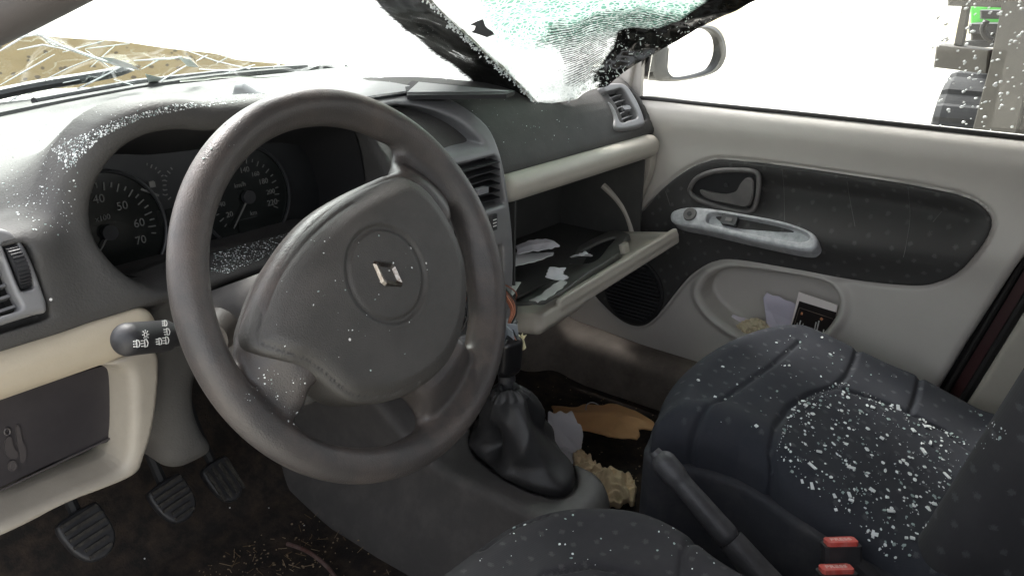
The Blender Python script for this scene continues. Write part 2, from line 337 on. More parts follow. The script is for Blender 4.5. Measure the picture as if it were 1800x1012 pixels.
mks('fuse_panel_frame', F_fuse, (-.76, .14, .42), (-.46, .24, .60), .0032, mat('shaded_beige_trim', (.33, .30, .25), .5, dust=.5, dcol=(.2, .18, .15), dscale=5, bump=.2), dash)  # darkened copy of the beige, painting in the shade low down
M_fuse = mat('fuse_lid_plastic', (.030, .027, .029), .38, dust=.3, dcol=(.10, .09, .09), dscale=3)
mb = MB(); q = [P(a, b, 'y', .192) for a, b in crs([(-140, 752), (0, 702), (100, 668), (180, 644), (205, 648), (210, 668), (212, 690), (211, 750), (205, 768), (190, 776), (120, 800), (0, 856), (-140, 915)], 3)]
mb.prism(q, (0, .004, 0), 0)
fl = mb.out('fuse_panel_lid', M_fuse, dash)
mb = MB(); a_, b_ = P(0, 862, 'y', .190), P(198, 768, 'y', .190); mb.tube([a_, b_], .0011, 8)
for pts in ([(9, 772), (18, 766), (24, 786), (31, 796), (26, 806), (14, 802), (8, 790)], [(27, 748), (34, 750), (38, 772), (45, 786), (44, 806), (37, 812), (34, 796), (30, 778)], [(14, 812), (24, 808), (30, 818), (22, 828), (14, 824)]): mb.prism([P(x, y, 'y', .1915) for x, y in crs(pts, 3)], (0, -.0012, 0))
for cx, cy in ((13, 758), (23, 818)): mb.tube([P(cx+5*math.cos(t), cy+6*math.sin(t), 'y', .191) for t in np.linspace(0, 6.3, 12)], .0009, 6)
mb.out('lift_symbol', mat('faded_symbol', (.05, .044, .044), .5), fl)

# ================================================================== STEERING WHEEL
TL = .42054; WC = np.array([-.36, 0, .64]); wu = np.array([1., 0, 0]); wv = np.array([0, math.sin(TL), math.cos(TL)]); wn_ = np.array([0, -math.cos(TL), math.sin(TL)])
WM = frame(WC, wu, wv, wn_)
def wp(px, py, w_=0.):
    q = PN(px, py, WC+wn_*w_, wn_)-WC; return (q@wu, q@wv)
wheel = thing('steering_wheel', 'worn grey three-spoke steering wheel turned to the side with a diamond badge', 'steering wheel', tuple(WC))
hA = [wp(*p) for p in [(385, 590), (420, 634), (440, 600), (480, 460), (560, 360), (690, 312), (716, 297), (720, 280)]]
arc = lambda a0, a1, r, n: [(r*math.cos(math.radians(a)), r*math.sin(math.radians(a))) for a in np.linspace(a0, a1, n)]
hA = arc(50, 198, .1535, 26)+[wp(*p) for p in [(428, 652, .008), (434, 618, .014), (442, 588, .017), (456, 545, .019), (478, 488, .019), (515, 425, .019), (562, 372, .018), (620, 335, .017), (680, 307, .015), (706, 298, .012)]]
hB = crs([wp(*p, .004) for p in [(788, 382), (803, 376), (822, 430), (838, 520), (836, 580), (828, 603), (803, 592), (780, 560), (770, 450)]], 5)
hC = crs([wp(*p, .010) for p in [(560, 680), (552, 715), (543, 752), (560, 776), (600, 789), (680, 789), (735, 762), (747, 738), (735, 712), (708, 690), (640, 660)]], 5)
hA = crs(hA, 3); hC = hC.mean(0)+(hC-hC.mean(0))*1.10; hB = hB.mean(0)+(hB-hB.mean(0))*np.array([1.14, 1.06])
PLAT = crs([wp(*p, .034) for p in [(716, 322), (655, 365), (600, 420), (562, 490), (534, 560), (508, 620), (480, 700), (560, 800), (760, 800), (880, 650), (880, 450), (800, 330)]], 4)
def F_wheel(X, Y, Z):
    rr = np.sqrt(X*X+Y*Y); rim = np.sqrt((rr-.1695)**2+Z*Z)-.0156
    web = np.maximum(rr-.168, -poly2(X, Y, hA)); web = smax(web, -poly2(X, Y, hB), .008); web = smax(web, -poly2(X, Y, hC), .008)
    dq = poly2(X, Y, PLAT); w_ = smax(web, np.maximum(Z-np.maximum(.003+.021*sst(.152, .115, rr)-.34*np.maximum(dq, 0), .001), -.021-Z), .016)
    return smin(rim, w_, .011)
v, f, n = surf(F_wheel, (-.19, -.19, -.05), (.19, .19, .045), .0030)
rr = np.hypot(v[:, 0], v[:, 1]); fa = f; cen = v[fa].mean(1); cr = np.hypot(cen[:, 0], cen[:, 1]); an = np.degrees(np.arctan2(cen[:, 1], cen[:, 0]))
lab = np.where(cr > .149, 0, np.where(cr < .085, 4, np.where((an > -5) & (an < 75), 1, np.where((an <= -5) & (an > -95), 2, 3))))
for k, nm in ((0, 'rim'), (1, 'spoke'), (2, 'spoke'), (3, 'spoke'), (4, 'hub')):
    ff = fa[lab == k]; u_, inv = np.unique(ff, return_inverse=True); inv = inv.reshape(ff.shape)
    mk(nm, v[u_]@WM[:3, :3].T+WM[:3, 3], inv, M_wheel, wheel, n[u_]@WM[:3, :3].T)
cov = crs([(.060, .0850), (.078, .079), (.096, .056), (.1085, .020), (.1085, -.018), (.093, -.055), (.070, -.083), (.040, -.102), (.002, -.110), (-.036, -.108), (-.066, -.098), (-.084, -.084), (-.105, -.052), (-.132, -.028), (-.138, -.014), (-.125, .006), (-.099, .0317), (-.0566, .0585), (-.003, .077)], 5)
# seam under the cover's lower left lobe
sm = [wp(*p, .022) for p in [(720, 690), (650, 688), (600, 678), (572, 664), (540, 648), (500, 628), (468, 610), (453, 596)]]
def F_cover(X, Y, Z):
    d2 = poly2(X, Y, cov); r2 = X*X+Y*Y
    dp = poly2(X, Y, PLAT); top = .036-.20*r2-.62*smax(dp, 0*dp, .012)-.006*sst(-.018, -.0, d2)
    d = smax(d2, np.maximum(Z-top, -.02-Z), .007)+.0012*np.exp(-((d2+.007)/.0014)**2)*(X < 0)
    rr = np.sqrt(X*X+Y*Y)
    d = d+.0022*np.exp(-((rr-.0435)/.0028)**2)-.0008*np.exp(-((rr-.048)/.003)**2)
    return d
cover = mks('airbag_cover', F_cover, (-.15, -.12, -.03), (.12, .10, .05), .0026, M_cover, wheel, WM)
# the diamond badge
zt = .0345; ax_ = math.radians(90+38)
e1 = np.array([math.cos(ax_), math.sin(ax_)]); e2 = np.array([-e1[1], e1[0]])
mb = MB()
def wl(u, v_, w_): return WC+u*wu+v_*wv+w_*wn_
def rh(a, b, zz): return [wl(*(e1*x+e2*y), zz) for x, y in ((a, 0), (0, b), (-a, 0), (0, -b))]
def rhc(a, b, zz, k=.13):                              # long diamond with clipped ends
    pts = [(a, b*k), (a, -b*k), (b*.0+a*.12, -b), (-a*.12, -b), (-a, -b*k), (-a, b*k), (-a*.12, b), (a*.12, b)]
    pts = [(p_*1.0, q_*(1.0 if abs(q_) < b*.5 else 1)) for p_, q_ in pts]
    return [wl(*(e1*x+e2*y), zz) for x, y in pts]
o1, o2, i1, i2 = rhc(.0205, .0138, zt-.001), rhc(.0158, .0098, zt+.0042), rhc(.0112, .0065, zt+.0022, .1), rhc(.0098, .0054, zt-.002, .1)
vv = o1+o2+i1+i2; ff = [[r*8+i, r*8+(i+1) % 8, (r+1)*8+(i+1) % 8, (r+1)*8+i] for r in range(3) for i in range(8)]
mb.add(vv, ff)
mb.out('badge', M_chrome, cover)
mb = MB(); tp = wp(757, 580, .03); rot_ = math.radians(48)
mb.text('SRS', frame(wl(tp[0], tp[1], .0262), math.cos(rot_)*wu+math.sin(rot_)*wv, -math.sin(rot_)*wu+math.cos(rot_)*wv, wn_), .013, 0, .0012)
mb.text('AIRBAG', frame(wl(tp[0]+.007, tp[1]-.007, .0252), math.cos(rot_)*wu+math.sin(rot_)*wv, -math.sin(rot_)*wu+math.cos(rot_)*wv, wn_), .007, 0, .0012)
mb.out('airbag_lettering', M_cover, cover)

# fabric with woven ribs and small pale motifs
def fabric(name, col, scale=30., pl='xy', dot=(.085, .085, .092), mask=True):
    m = mat(name, col, .9, dust=.25, dcol=(.06, .058, .06), dscale=6, bump=.0, sheen=.0)
    t = m.node_tree; N = t.nodes; L = t.links; b = N['Principled BSDF']; tc = [n for n in N if n.type == 'TEX_COORD'][0]
    src = b.inputs['Base Color'].links[0].from_socket
    sx_ = N.new('ShaderNodeSeparateXYZ'); L.new(tc.outputs['Object'], sx_.inputs[0]); cx_ = N.new('ShaderNodeCombineXYZ'); L.new(sx_.outputs['xyz'.index(pl[0])], cx_.inputs[0]); L.new(sx_.outputs['xyz'.index(pl[1])], cx_.inputs[1])
    mp_ = N.new('ShaderNodeMapping'); mp_.inputs['Rotation'].default_value = (0, 0, .5); L.new(cx_.outputs[0], mp_.inputs[0])
    v = N.new('ShaderNodeTexVoronoi'); v.voronoi_dimensions = '2D'; v.inputs['Scale'].default_value = scale; v.inputs['Randomness'].default_value = .28; L.new(mp_.outputs[0], v.inputs['Vector'])
    nn = N.new('ShaderNodeTexNoise'); nn.inputs['Scale'].default_value = 500; L.new(tc.outputs['Object'], nn.inputs['Vector'])
    ad = N.new('ShaderNodeMath'); ad.operation = 'MULTIPLY_ADD'; ad.inputs[1].default_value = .28; L.new(nn.outputs['Fac'], ad.inputs[0]); L.new(v.outputs['Distance'], ad.inputs[2])
    lt = N.new('ShaderNodeMapRange'); lt.inputs['From Min'].default_value = .22; lt.inputs['From Max'].default_value = .30; lt.inputs['To Min'].default_value = .55; lt.inputs['To Max'].default_value = 0; L.new(ad.outputs[0], lt.inputs['Value'])
    nn_ = N.new('ShaderNodeSeparateXYZ'); L.new(tc.outputs['Normal'], nn_.inputs[0]); ab = N.new('ShaderNodeMath'); ab.operation = 'ABSOLUTE'; L.new(nn_.outputs[3-'xyz'.index(pl[0])-'xyz'.index(pl[1])], ab.inputs[0])
    r3 = N.new('ShaderNodeMapRange'); r3.inputs['From Min'].default_value = .45 if mask else -2; r3.inputs['From Max'].default_value = .8 if mask else -1; L.new(ab.outputs[0], r3.inputs['Value']); m5 = N.new('ShaderNodeMath'); m5.operation = 'MULTIPLY'; L.new(lt.outputs['Result'], m5.inputs[0]); L.new(r3.outputs['Result'], m5.inputs[1])
    class _o: outputs = {'Result': m5.outputs[0]}
    lt = _o
    mx = N.new('ShaderNodeMix'); mx.data_type = 'RGBA'; mx.inputs['B'].default_value = (*dot, 1); L.new(src, mx.inputs['A']); L.new(lt.outputs['Result'], mx.inputs['Factor']); L.new(mx.outputs['Result'], b.inputs['Base Color'])
    wv_ = N.new('ShaderNodeTexWave'); wv_.inputs['Scale'].default_value = 190; wv_.inputs['Distortion'].default_value = .4; wv_.bands_direction = 'DIAGONAL'; L.new(mp_.outputs[0], wv_.inputs['Vector'])
    bp = N.new('ShaderNodeBump'); bp.inputs['Strength'].default_value = .14; bp.inputs['Distance'].default_value = .0005; L.new(wv_.outputs['Fac'], bp.inputs['Height']); L.new(bp.outputs['Normal'], b.inputs['Normal'])
    return m
M_fab = fabric('patterned_seat_fabric', (.020, .023, .031), 34)
M_fab2 = fabric('patterned_seat_fabric_grey', (.020, .019, .022), 40, 'xy', (.07, .066, .068))
M_fabd = fabric('patterned_door_fabric', (.044, .043, .041), 34, 'yz', (.11, .11, .105))
M_fabb = fabric('patterned_back_fabric', (.026, .026, .028), 30, 'yz', (.075, .075, .08), False)
M_seatside = mat('seat_side_cloth', (.028, .030, .037), .8, dust=.4, dcol=(.09, .085, .08), bump=.3)

# ================================================================== CENTRE CONSOLE on the dash
PC = crs([(.60, .36), (.60, .722), (.50, .742), (.40, .742), (.325, .730), (.272, .702), (.240, .660), (.222, .60), (.208, .50), (.212, .40), (.225, .37)], 4)
DISP = crs([P(x, y, 'y', .285)[[0, 2]] for x, y in [(650, 215), (690, 197), (745, 188), (778, 195), (800, 213), (815, 238), (814, 248), (780, 254), (720, 266), (660, 275)]], 4)
def vbox(px0, py0, px1, py1, yy): a, b = P(px0, py0, 'y', yy), P(px1, py1, 'y', yy); return a, b
def F_con(X, Y, Z):
    d = ext(poly2(Y, Z, PC)+.012, np.abs(X-.0125)-.128+.012+.02*sst(.68, .74, Z))-.012
    d = smax(d, -smax(poly2(X, Z-(Y-.285)*.06, DISP)+np.maximum(Y-.285, 0)*.12, Y-.385, .01), .010)
    for cx in (.078, -.052): d = smax(d, -box(X, Y, Z, (cx, .22, .612), (.050, .06, .037), .008), .005)
    d = smax(d, -box(X, Y, Z, (.0125, .21, .455), (.098, .10, .062), .006), .004)
    d = smax(d, -(np.sqrt((Z-.566)**2+(Y-.208)**2)-.004), .002)
    return d
con = mks('centre_console', F_con, (-.13, .19, .355), (.155, .61, .755), .0035, M_con, dash)
mb = MB()
for cx in (.078, -.052):
    pass
def vent_simple(cx, nm):
    m_ = MB(); m_.box((cx, .262, .612), (.049, .003, .036), mi=1)
    for k in range(6): m_.box((cx, .240, .585+k*.0112), (.049, .010, .0009), np.array([[1, 0, 0], [0, .99, -.12], [0, .12, .99]]), 0)
    m_.box((cx-.004, .224, .606), (.013, .006, .0042), mi=2, bev=.002)
    return m_.out(nm, [M_dark, M_black, mat('vent_tab', (.22, .22, .23), .5)], con)
vent_simple(.078, 'air_vent'); vent_simple(-.052, 'air_vent')
mb = MB(); mb.box((.015, .372, .70), (.10, .003, .045), np.array([[1, 0, 0], [0, .93, -.36], [0, .36, .93]])); mb.out('clock_display', mat('display_glass', (.03, .032, .035), .25), con)
# heater knob, switch, radio aperture
mb = MB(); kc = P(815, 398, 'y', .212); mb.tube([kc, kc+np.array([0, -.012, 0])], [.021, .019], 32); mb.tube([kc+np.array([.024*math.cos(a), -.001, .024*math.sin(a)]) for a in np.linspace(0, 6.4, 30)], .0009, 6, 1); mb.box(kc+np.array([0, -.014, 0]), (.004, .003, .018))
mb.out('heater_knob', [M_dark, M_con], con, True)
mb = MB(); kc = P(867, 391, 'y', .208); mb.box(kc, (.008, .003, .012), bev=.002)
for dz in (-.005, 0, .005): mb.box(kc+np.array([0, -.003, dz]), (.004, .0006, .0008), mi=1)
mb.out('console_switch', [M_dark, M_white], con)
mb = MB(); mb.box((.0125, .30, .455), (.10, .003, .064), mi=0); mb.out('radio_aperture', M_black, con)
# ---- torn wires in the aperture and above the gear knob
M_w = [mat('wire_black', (.02, .02, .02), .4), mat('wire_brown', (.20, .07, .04), .4), mat('wire_salmon', (.55, .25, .16), .4), mat('wire_grey', (.3, .3, .3), .4)]
mb = MB(); rr_ = random.Random(3)
for k in range(22):
    a = np.array([rr_.uniform(-.06, .10), .285, rr_.uniform(.41, .50)]); b = a+np.array([rr_.uniform(-.02, .02), -.07-rr_.uniform(0, .03), -rr_.uniform(.0, .05)]); c = b+np.array([rr_.uniform(-.03, .03), rr_.uniform(-.0, .03), -rr_.uniform(.01, .05)])
    mb.tube(crs([a, (a+b)/2+[0, 0, .01], b, c], 5, False), .0013, 6, rr_.choice([0, 0, 3, 0, 1]))
tag(mb.out('torn_radio_wiring', M_w, None, True), 'black and grey wires hanging out of the empty radio opening', 'wiring', kind='stuff')
mb = MB()
for k in range(9):
    o = (k-4)*2.2; zz = rr_.uniform(-3, 3)
    mb.tube(crs([P(880+o*.4, 505+zz, 'x', .03), P(899+o*.55, 530+zz, 'x', .022), P(903+o*.5, 550, 'x', .015), P(896+o*.35, 572, 'x', .008), P(902+o*.9, 598, 'x', 0)], 6, False), .0016, 6, [1, 1, 2, 1, 2, 1, 1, 2, 0][k])
tag(mb.out('wire_bundle', M_w, None, True), 'bundle of brown and salmon wires hanging above the gear knob', 'wiring')

# ================================================================== END VENTS
def vent(name, outer, inner, p0, n, lean, nsl, wheelpx=None, tab=None):
    n = nz(n); a = nz(np.cross(n, [0, 0, 1.])*-1); a = nz(a-n*(a@n)); a = a if a[0] > 0 else -a; b = np.cross(n, a); b = b if b[2] > 0 else -b
    p0 = np.array(p0, float); L2 = lambda x, y: ((PN(x, y, p0, n)-p0)@a, (PN(x, y, p0, n)-p0)@b)
    o = crs([L2(*q) for q in outer], 5); i = crs([L2(*q) for q in inner], 5); M = frame(p0, a, b, n)
    def F(X, Y, Z):
        d = ext(poly2(X, Y, o)+.006, np.abs(Z+.006)-.010+.006)-.006
        d = smax(d, -poly2(X, Y, i), .004)
        if wheelpx: q = L2(*wheelpx); d = smax(d, -box(X, Y, Z, (q[0], q[1], .005), (.006, .022, .014), .003), .002)
        return d
    lo, hi = o.min(0)-.01, o.max(0)+.01
    bz = mks(name, F, (*lo, -.022), (*hi, .012), .0022, M_con, dash, M)
    m_ = MB(); m_.prism([p0+a*x+b*y-n*.030 for x, y in i], n*.002, 0, 1)
    lo, hi = i.min(0), i.max(0)
    for k in range(nsl):                               # slats, clipped to the opening and bowed
        y = lo[1]+(k+.6)*(hi[1]-lo[1])/nsl; xs = [x for x in np.linspace(lo[0], hi[0], 60) if poly2(np.array(x), np.array(y), i) < 0]
        if len(xs) < 4: continue
        pts = [p0+a*x+b*(y+lean*(x-xs[0]))-n*(.012-.004*math.sin(math.pi*(x-xs[0])/(xs[-1]-xs[0]))) for x in (xs[0], *xs[8:-8:6], xs[-1])]
        vv = []; ff = []
        for q in pts: vv += [q+b*.0018+n*.005, q-b*.0005+n*.006, q-b*.0024-n*.006, q-b*.0004-n*.007]
        for j in range(len(pts)-1):
            for r in range(4): ff.append([j*4+r, j*4+(r+1) % 4, (j+1)*4+(r+1) % 4, (j+1)*4+r])
        m_.add(vv, ff)
    if tab:
        q = PN(*tab, p0, n); m_.box(q-n*.002, (.012, .004, .004), np.stack([a, b, n], 1), bev=.002)
    m_.out('slats', [M_con, M_black], bz)
    if wheelpx:
        q = PN(*wheelpx, p0, n); w2 = MB(); w2.tube([q-a*.0045-n*.008, q+a*.0045-n*.008], .019, 36)
        for t in range(36): e = b*math.cos(t*math.pi/18)+n*math.sin(t*math.pi/18); w2.box(q-n*.008+e*.019, (.0045, .0007, .0012), np.stack([a, np.cross(e, a), e], 1))
        w2.out('thumb_wheel', M_dark, bz)
vent('side_vent', [(1056, 152), (1075, 147), (1098, 150), (1118, 178), (1131, 210), (1128, 222), (1083, 229), (1078, 205), (1066, 172)], [(1058, 166), (1076, 160), (1092, 158), (1106, 180), (1119, 206), (1104, 213), (1089, 216), (1080, 196), (1068, 176)], (.6, .278, .672), (-.05, -.80, .60), .1, 6, None, (1101, 190))
vent('side_vent', [(-90, 420), (-40, 402), (5, 402), (32, 420), (52, 452), (72, 505), (82, 545), (60, 553), (0, 572), (-90, 600)], [(-80, 465), (-30, 450), (-2, 458), (10, 485), (25, 520), (34, 543), (0, 556), (-80, 580)], (-.60, .176, .66), (.04, -.92, .38), .05, 6, (30, 468))

# ================================================================== GLOVEBOX LID
gA, gB, gC, gD = map(np.array, ((.605, .150, .430), (.165, .165, .388), (.605, .315, .392), (.165, .33, .355)))
ex_ = nz(gA-gB); ey_ = nz((gD-gB)-ex_*((gD-gB)@ex_)); ez_ = np.cross(ex_, ey_); ez_ = ez_ if ez_[2] > 0 else -ez_
LM = frame((gA+gB+gC+gD)/4, ex_, ey_, ez_); LL = np.linalg.norm(gA-gB)/2; LW = .085
def F_lid(X, Y, Z):
    d = box(X, Y, Z, (0, 0, -.008), (LL, LW, .012), .006)
    d = smax(d, -box(X, Y, Z, (.01, .012, .006), (LL-.03, LW-.020, .013), .008), .006)
    d = smin(d, box(X, Y, Z, (.02, -LW+.004, .004), (LL-.025, .0055, .009), .004), .006)
    return smin(d, box(X, Y, Z, (-LL+.05, -.0, -.022), (.06, .075, .010), .01), .02)
lid = mks('glovebox_lid', F_lid, (-LL-.02, -LW-.02, -.045), (LL+.02, LW+.02, .03), .003, M_beige, dash, LM)
L3 = lambda x, y, z: LM[:3, :3]@np.array([x, y, z])+LM[:3, 3]
def F_inn(X, Y, Z):
    d = ext(poly2(X, Y, crs([(-LL+.05, -.05), (-.04, -.045), (.07, -.04), (.15, .0), (LL-.04, .01), (LL-.03, .07), (0, .075), (-LL+.03, .07)], 4)), np.abs(Z-.004)-.004)-.002
    hole = poly2(X, Y, crs([(.02, -.02), (.10, .005), (.165, .03), (.12, .05), (.03, .045), (.0, .015)], 4))
    return smax(d, -hole, .003)
mks('lid_inner_tray', F_inn, (-LL, -.08, -.01), (LL, .09, .02), .0025, mat('tray_plastic', (.11, .11, .10), .4, dust=.4, dcol=(.2, .2, .19)), lid, LM)
mb = MB(); mb.prism([L3(*q, .0035) for q in crs([(.015, -.02), (.10, .002), (.17, .03), (.12, .052), (.03, .048)], 4)], LM[:3, :3]@np.array([0, 0, .001])); mb.out('lid_recess', M_black, lid)
mb = MB(); mb.box(L3(.085, -.045, .014), (.011, .006, .009), LM[:3, :3], bev=.003); mb.out('latch', M_beige, lid)
mb = MB(); mb.tube(crs([P(1060, 326, 'x', .60), P(1085, 350, 'x', .605), P(1104, 380, 'x', .607), P(1116, 424, 'x', .605)], 6, False), [.0072]*18+[.0072], 8); st_ = mb.out('lid_strut', M_beige, dash, True)

# ================================================================== STEERING COLUMN
col_ = thing('steering_column_cover', 'dusty grey plastic cover round the steering column with ignition lock', 'column cover', (-.36, .12, .57))
def F_col(X, Y, Z):
    d = box(X, Y, Z, (-.005, -.012, -.125), (.066, .050, .085), .022)
    d = smax(d, -box(X, Y, Z, (.022, .045, -.085), (.030, .020, .045), .012), .008)
    return smax(d, -(np.sqrt((Y-.004)**2+(np.abs(X)-.066)**2)-.0022), .002)
mks('shroud', F_col, (-.09, -.08, -.23), (.08, .06, -.02), .0028, M_grey, col_, WM)
mb = MB(); q = P(386, 575, 'y', .105); ax = nz(np.array([-.85, -.50, -.05])); mb.tube([q, q+ax*.022], [.021, .019], 28); mb.tube([q+ax*.022, q+ax*.026], [.010, .009], 20, 1); mb.out('ignition_lock', [mat('lock_bezel', (.07, .062, .055), .5), M_chrome], col_, True)
# indicator stalk: built along the axis from the column to its rounded tip
stalk = thing('indicator_stalk', 'black light stalk with white lamp symbols reaching out left of the steering wheel', 'stalk', (-.42, .12, .60))
s0, s1 = P(360, 583, 'y', .115), P(216, 597, 'y', .075); sx = nz(s1-s0); sn = nz(CAM-s0); sn = nz(sn-sx*(sn@sx)); sy = np.cross(sn, sx); Ls = np.linalg.norm(s1-s0)
SM = frame(s0, sx, sy, sn)
def F_st(X, Y, Z):
    d = ext(np.sqrt((Y*1.0)**2+(Z*1.15)**2)-.0122+.0012*np.cos((X-Ls*.55)*0), np.abs(X-Ls*.30)-Ls*.30)
    tip = np.sqrt((np.maximum(X-(Ls-.006), 0)*1.1)**2+Y*Y+Z*Z)-.0140; tip = np.maximum(tip, Ls*.52-X)
    d = smin(d, tip, .004); d = smax(d, -(np.sqrt((np.sqrt(Y*Y+Z*Z)-.0140)**2+(X-Ls*.49)**2)-.0015), .001)
    return d
mks('stalk_arm', F_st, (-.01, -.025, -.025), (Ls+.025, .025, .025), .0018, M_dark, stalk, SM)
mb = MB()
def lamp(px, py, sz, kind):
    c = PN(px, py, s0+sn*.0134, sn); X_ = -sx; Y_ = np.cross(sn, X_); q = lambda a, b: c+sz*(a*X_+b*Y_)+sn*.0006
    if kind == 'sun':
        mb.tube([q(.45*math.cos(t), .45*math.sin(t)) for t in np.linspace(0, 6.3, 10)], .0004, 5)
        for t in range(8): e = (math.cos(t*.785), math.sin(t*.785)); mb.tube([q(.7*e[0], .7*e[1]), q(e[0], e[1])], .0004, 5)
    else:
        mb.tube([q(-.1, .7), q(.5, .6), q(.8, 0), q(.5, -.6), q(-.1, -.7), q(-.1, .7)], .0005, 5)
        for b in (.5, 0, -.5): mb.tube([q(-1., b), q(-.35, b)], .0005, 5)
for a in [(240, 604, .0042, 'l'), (254, 603, .0045, 'l'), (255, 588, .004, 'sun'), (279, 600, .004, 'l'), (291, 598, .0045, 'l'), (293, 583, .0042, 'l'), (289, 568, .0035, 'l')]: lamp(*a)
mb.out('lamp_symbols', M_white, stalk)

# ================================================================== PASSENGER DOOR
XD = .66
def PD(pts, x=XD): return [P(a, b, 'x', x)[[1, 2]] for a, b in pts]
door = thing('passenger_door', 'closed passenger door with beige trim, dark fabric insert and open pocket', 'car door', (.69, 0, .05))
DOUT = [(.52, .05), (.50, .30), (.42, .55), (.315, .672), (-.485, .672), (-.455, .55), (-.425, .47), (-.375, .30), (-.335, .15), (-.32, .05)]
INS = crs(PD([(1112, 382), (1160, 333), (1205, 298), (1240, 283), (1275, 279), (1400, 293), (1550, 315), (1640, 331), (1703, 347), (1738, 372), (1746, 398), (1730, 432), (1693, 474), (1650, 498), (1600, 504), (1500, 494), (1400, 476), (1300, 459), (1258, 461), (1222, 480), (1197, 505), (1165, 545), (1135, 573), (1100, 572), (1058, 545), (1030, 510), (1040, 450)]), 5)
POC = crs(PD([(1233, 525), (1236, 500), (1256, 481), (1290, 472), (1350, 478), (1420, 489), (1455, 500), (1473, 524), (1468, 556), (1440, 592), (1400, 612), (1330, 600), (1262, 560)]), 5)
def arm(Y, Z, s=1.):                                   # armrest swelling towards the cabin
    return .034*s*np.exp(-((Z-.455+.06*Y)/.042)**2)*sst(.26, .02, Y)*(1-.55*sst(-.16, -.42, Y))
def F_door(X, Y, Z):
    xs = XD+.004-.012*np.exp(-((Z-.64)/.035)**2)-arm(Y, Z, .7)+.03*sst(.22, .5, Y)
    d = ext(poly2(Y, Z, DOUT)+.016, np.maximum(xs+.016-X, X-.735))-.016
    di = poly2(Y, Z, INS); d = d+.005*np.exp(-(di/.004)**2)+.028*sst(-.002, -.016, di)
    dp = poly2(Y, Z, POC); d = d-.010*np.exp(-((dp-.010)/.010)**2)
    return smax(d, -smax(dp, X-.722, .01), .010)
mks('door_trim', F_door, (.59, -.50, .03), (.745, .53, .69), .0045, M_door, door)
def F_ins(X, Y, Z):
    di = poly2(Y, Z, INS)
    scoop = .032*sst(.20, .0, Y)*np.exp(-((Z-.525+.05*Y)/.045)**2)*sst(0, -.05, di)
    xs = XD-.003-arm(Y, Z, 1.)+scoop+.03*sst(.22, .5, Y)
    return smax(di+.0022, np.maximum(xs-X, X-xs-.012), .008)
ins = mks('fabric_insert', F_ins, (.59, -.42, .14), (.72, .47, .60), .0040, M_fabd, door)
# scratches across the insert
from mathutils.bvhtree import BVHTree
def bvh(objs):
    vs, fs = [], []
    for o in objs:
        b = len(vs); mw = np.array(o.matrix_world) if not o.parent else np.array(Matrix.Translation(o.parent.location) @ o.matrix_parent_inverse) if o.parent.type == 'EMPTY' else np.eye(4)
        vs += [v_.co.copy() for v_ in o.data.vertices]; fs += [[i+b for i in p.vertices] for p in o.data.polygons]
    return BVHTree.FromPolygons(vs, fs)
def hit(tree, px, py, lift=.0):
    r = nz(ray(px, py)); h = tree.ray_cast(Vector(CAM), Vector(r))
    return None if h[0] is None else (np.array(h[0])-r*lift, np.array(h[1]))
# speaker grille
mb = MB(); sc = PN(1112, 512, (.652, .3, .25), (-1, 0, 0)); rg = [(math.cos(a), math.sin(a)) for a in np.linspace(0, 2*math.pi, 41)[:-1]]
mb.prism([sc+np.array([-.002, .075*a, .078*b]) for a, b in rg], (.01, 0, 0), .003)
for k in range(15):
    z_ = -.060+k*.0086; w_ = math.sqrt(max(0, .068**2-z_*z_)); mb.box(sc+np.array([-.0045, 0, z_]), (.0022, w_, .0022), mi=1)
mb.out('speaker_grille', [M_black, M_dark], door)
# inner handle
HB = crs([P(a, b, 'x', .652) for a, b in [(1213, 332), (1226, 313), (1258, 301), (1300, 299), (1328, 303), (1334, 318), (1330, 352), (1320, 371), (1290, 370), (1240, 356), (1219, 346)]], 5)
mb = MB(); mb.tube(list(HB)+[HB[0], HB[1]], .0052, 10, 0, False); hb_ = mb.out('handle_bezel', M_grey, door, True)
mb = MB(); mb.prism([p+np.array([.006, 0, 0]) for p in HB], (.004, 0, 0)); c = P(1277, 325, 'x', .657); mb.tube([c, c+np.array([-.003, 0, 0])], .0045, 14, 1); mb.out('handle_recess', [M_black, M_dark], hb_)
lv = crs([P(a, b, 'x', .645) for a, b in [(1230, 334), (1250, 339), (1275, 342), (1295, 336), (1303, 322), (1312, 313), (1323, 318), (1323, 345), (1314, 363), (1290, 361), (1250, 352), (1234, 344)]], 4)
mb = MB(); mb.prism(lv, (.009, 0, 0), .0025); mb.out('handle_lever', M_grey, hb_, True)
# silver grip with window switch
gp0 = np.array([.628, -.02, .478]); gnn = nz([-.80, .05, .60]); ga = nz(np.array([0, -1., 0])-gnn*(-gnn[1])); gb = np.cross(gnn, ga); gb = gb if gb[2] > 0 else -gb
G2 = lambda x, y: ((PN(x, y, gp0, gnn)-gp0)@ga, (PN(x, y, gp0, gnn)-gp0)@gb)
go_ = crs([G2(*q) for q in [(1179, 384), (1186, 371), (1215, 365), (1255, 368), (1310, 377), (1380, 391), (1425, 408), (1438, 424), (1433, 438), (1412, 442), (1340, 428), (1240, 405), (1190, 395)]], 5)
gi_ = crs([G2(*q) for q in [(1243, 390), (1252, 376), (1300, 382), (1370, 395), (1412, 408), (1424, 421), (1405, 427), (1340, 417), (1260, 398)]], 5)
GM = frame(gp0, ga, gb, gnn)
def F_grip(X, Y, Z):
    d = ext(poly2(X, Y, go_)+.007, np.abs(Z+.014)-.020+.007)-.007
    return smax(d, -smax(poly2(X, Y, gi_), -.010-Z, .003), .003)
lo, hi = go_.min(0)-.01, go_.max(0)+.01
grip = mks('door_pull', F_grip, (*lo, -.04), (*hi, .012), .0022, M_silver, door, GM)
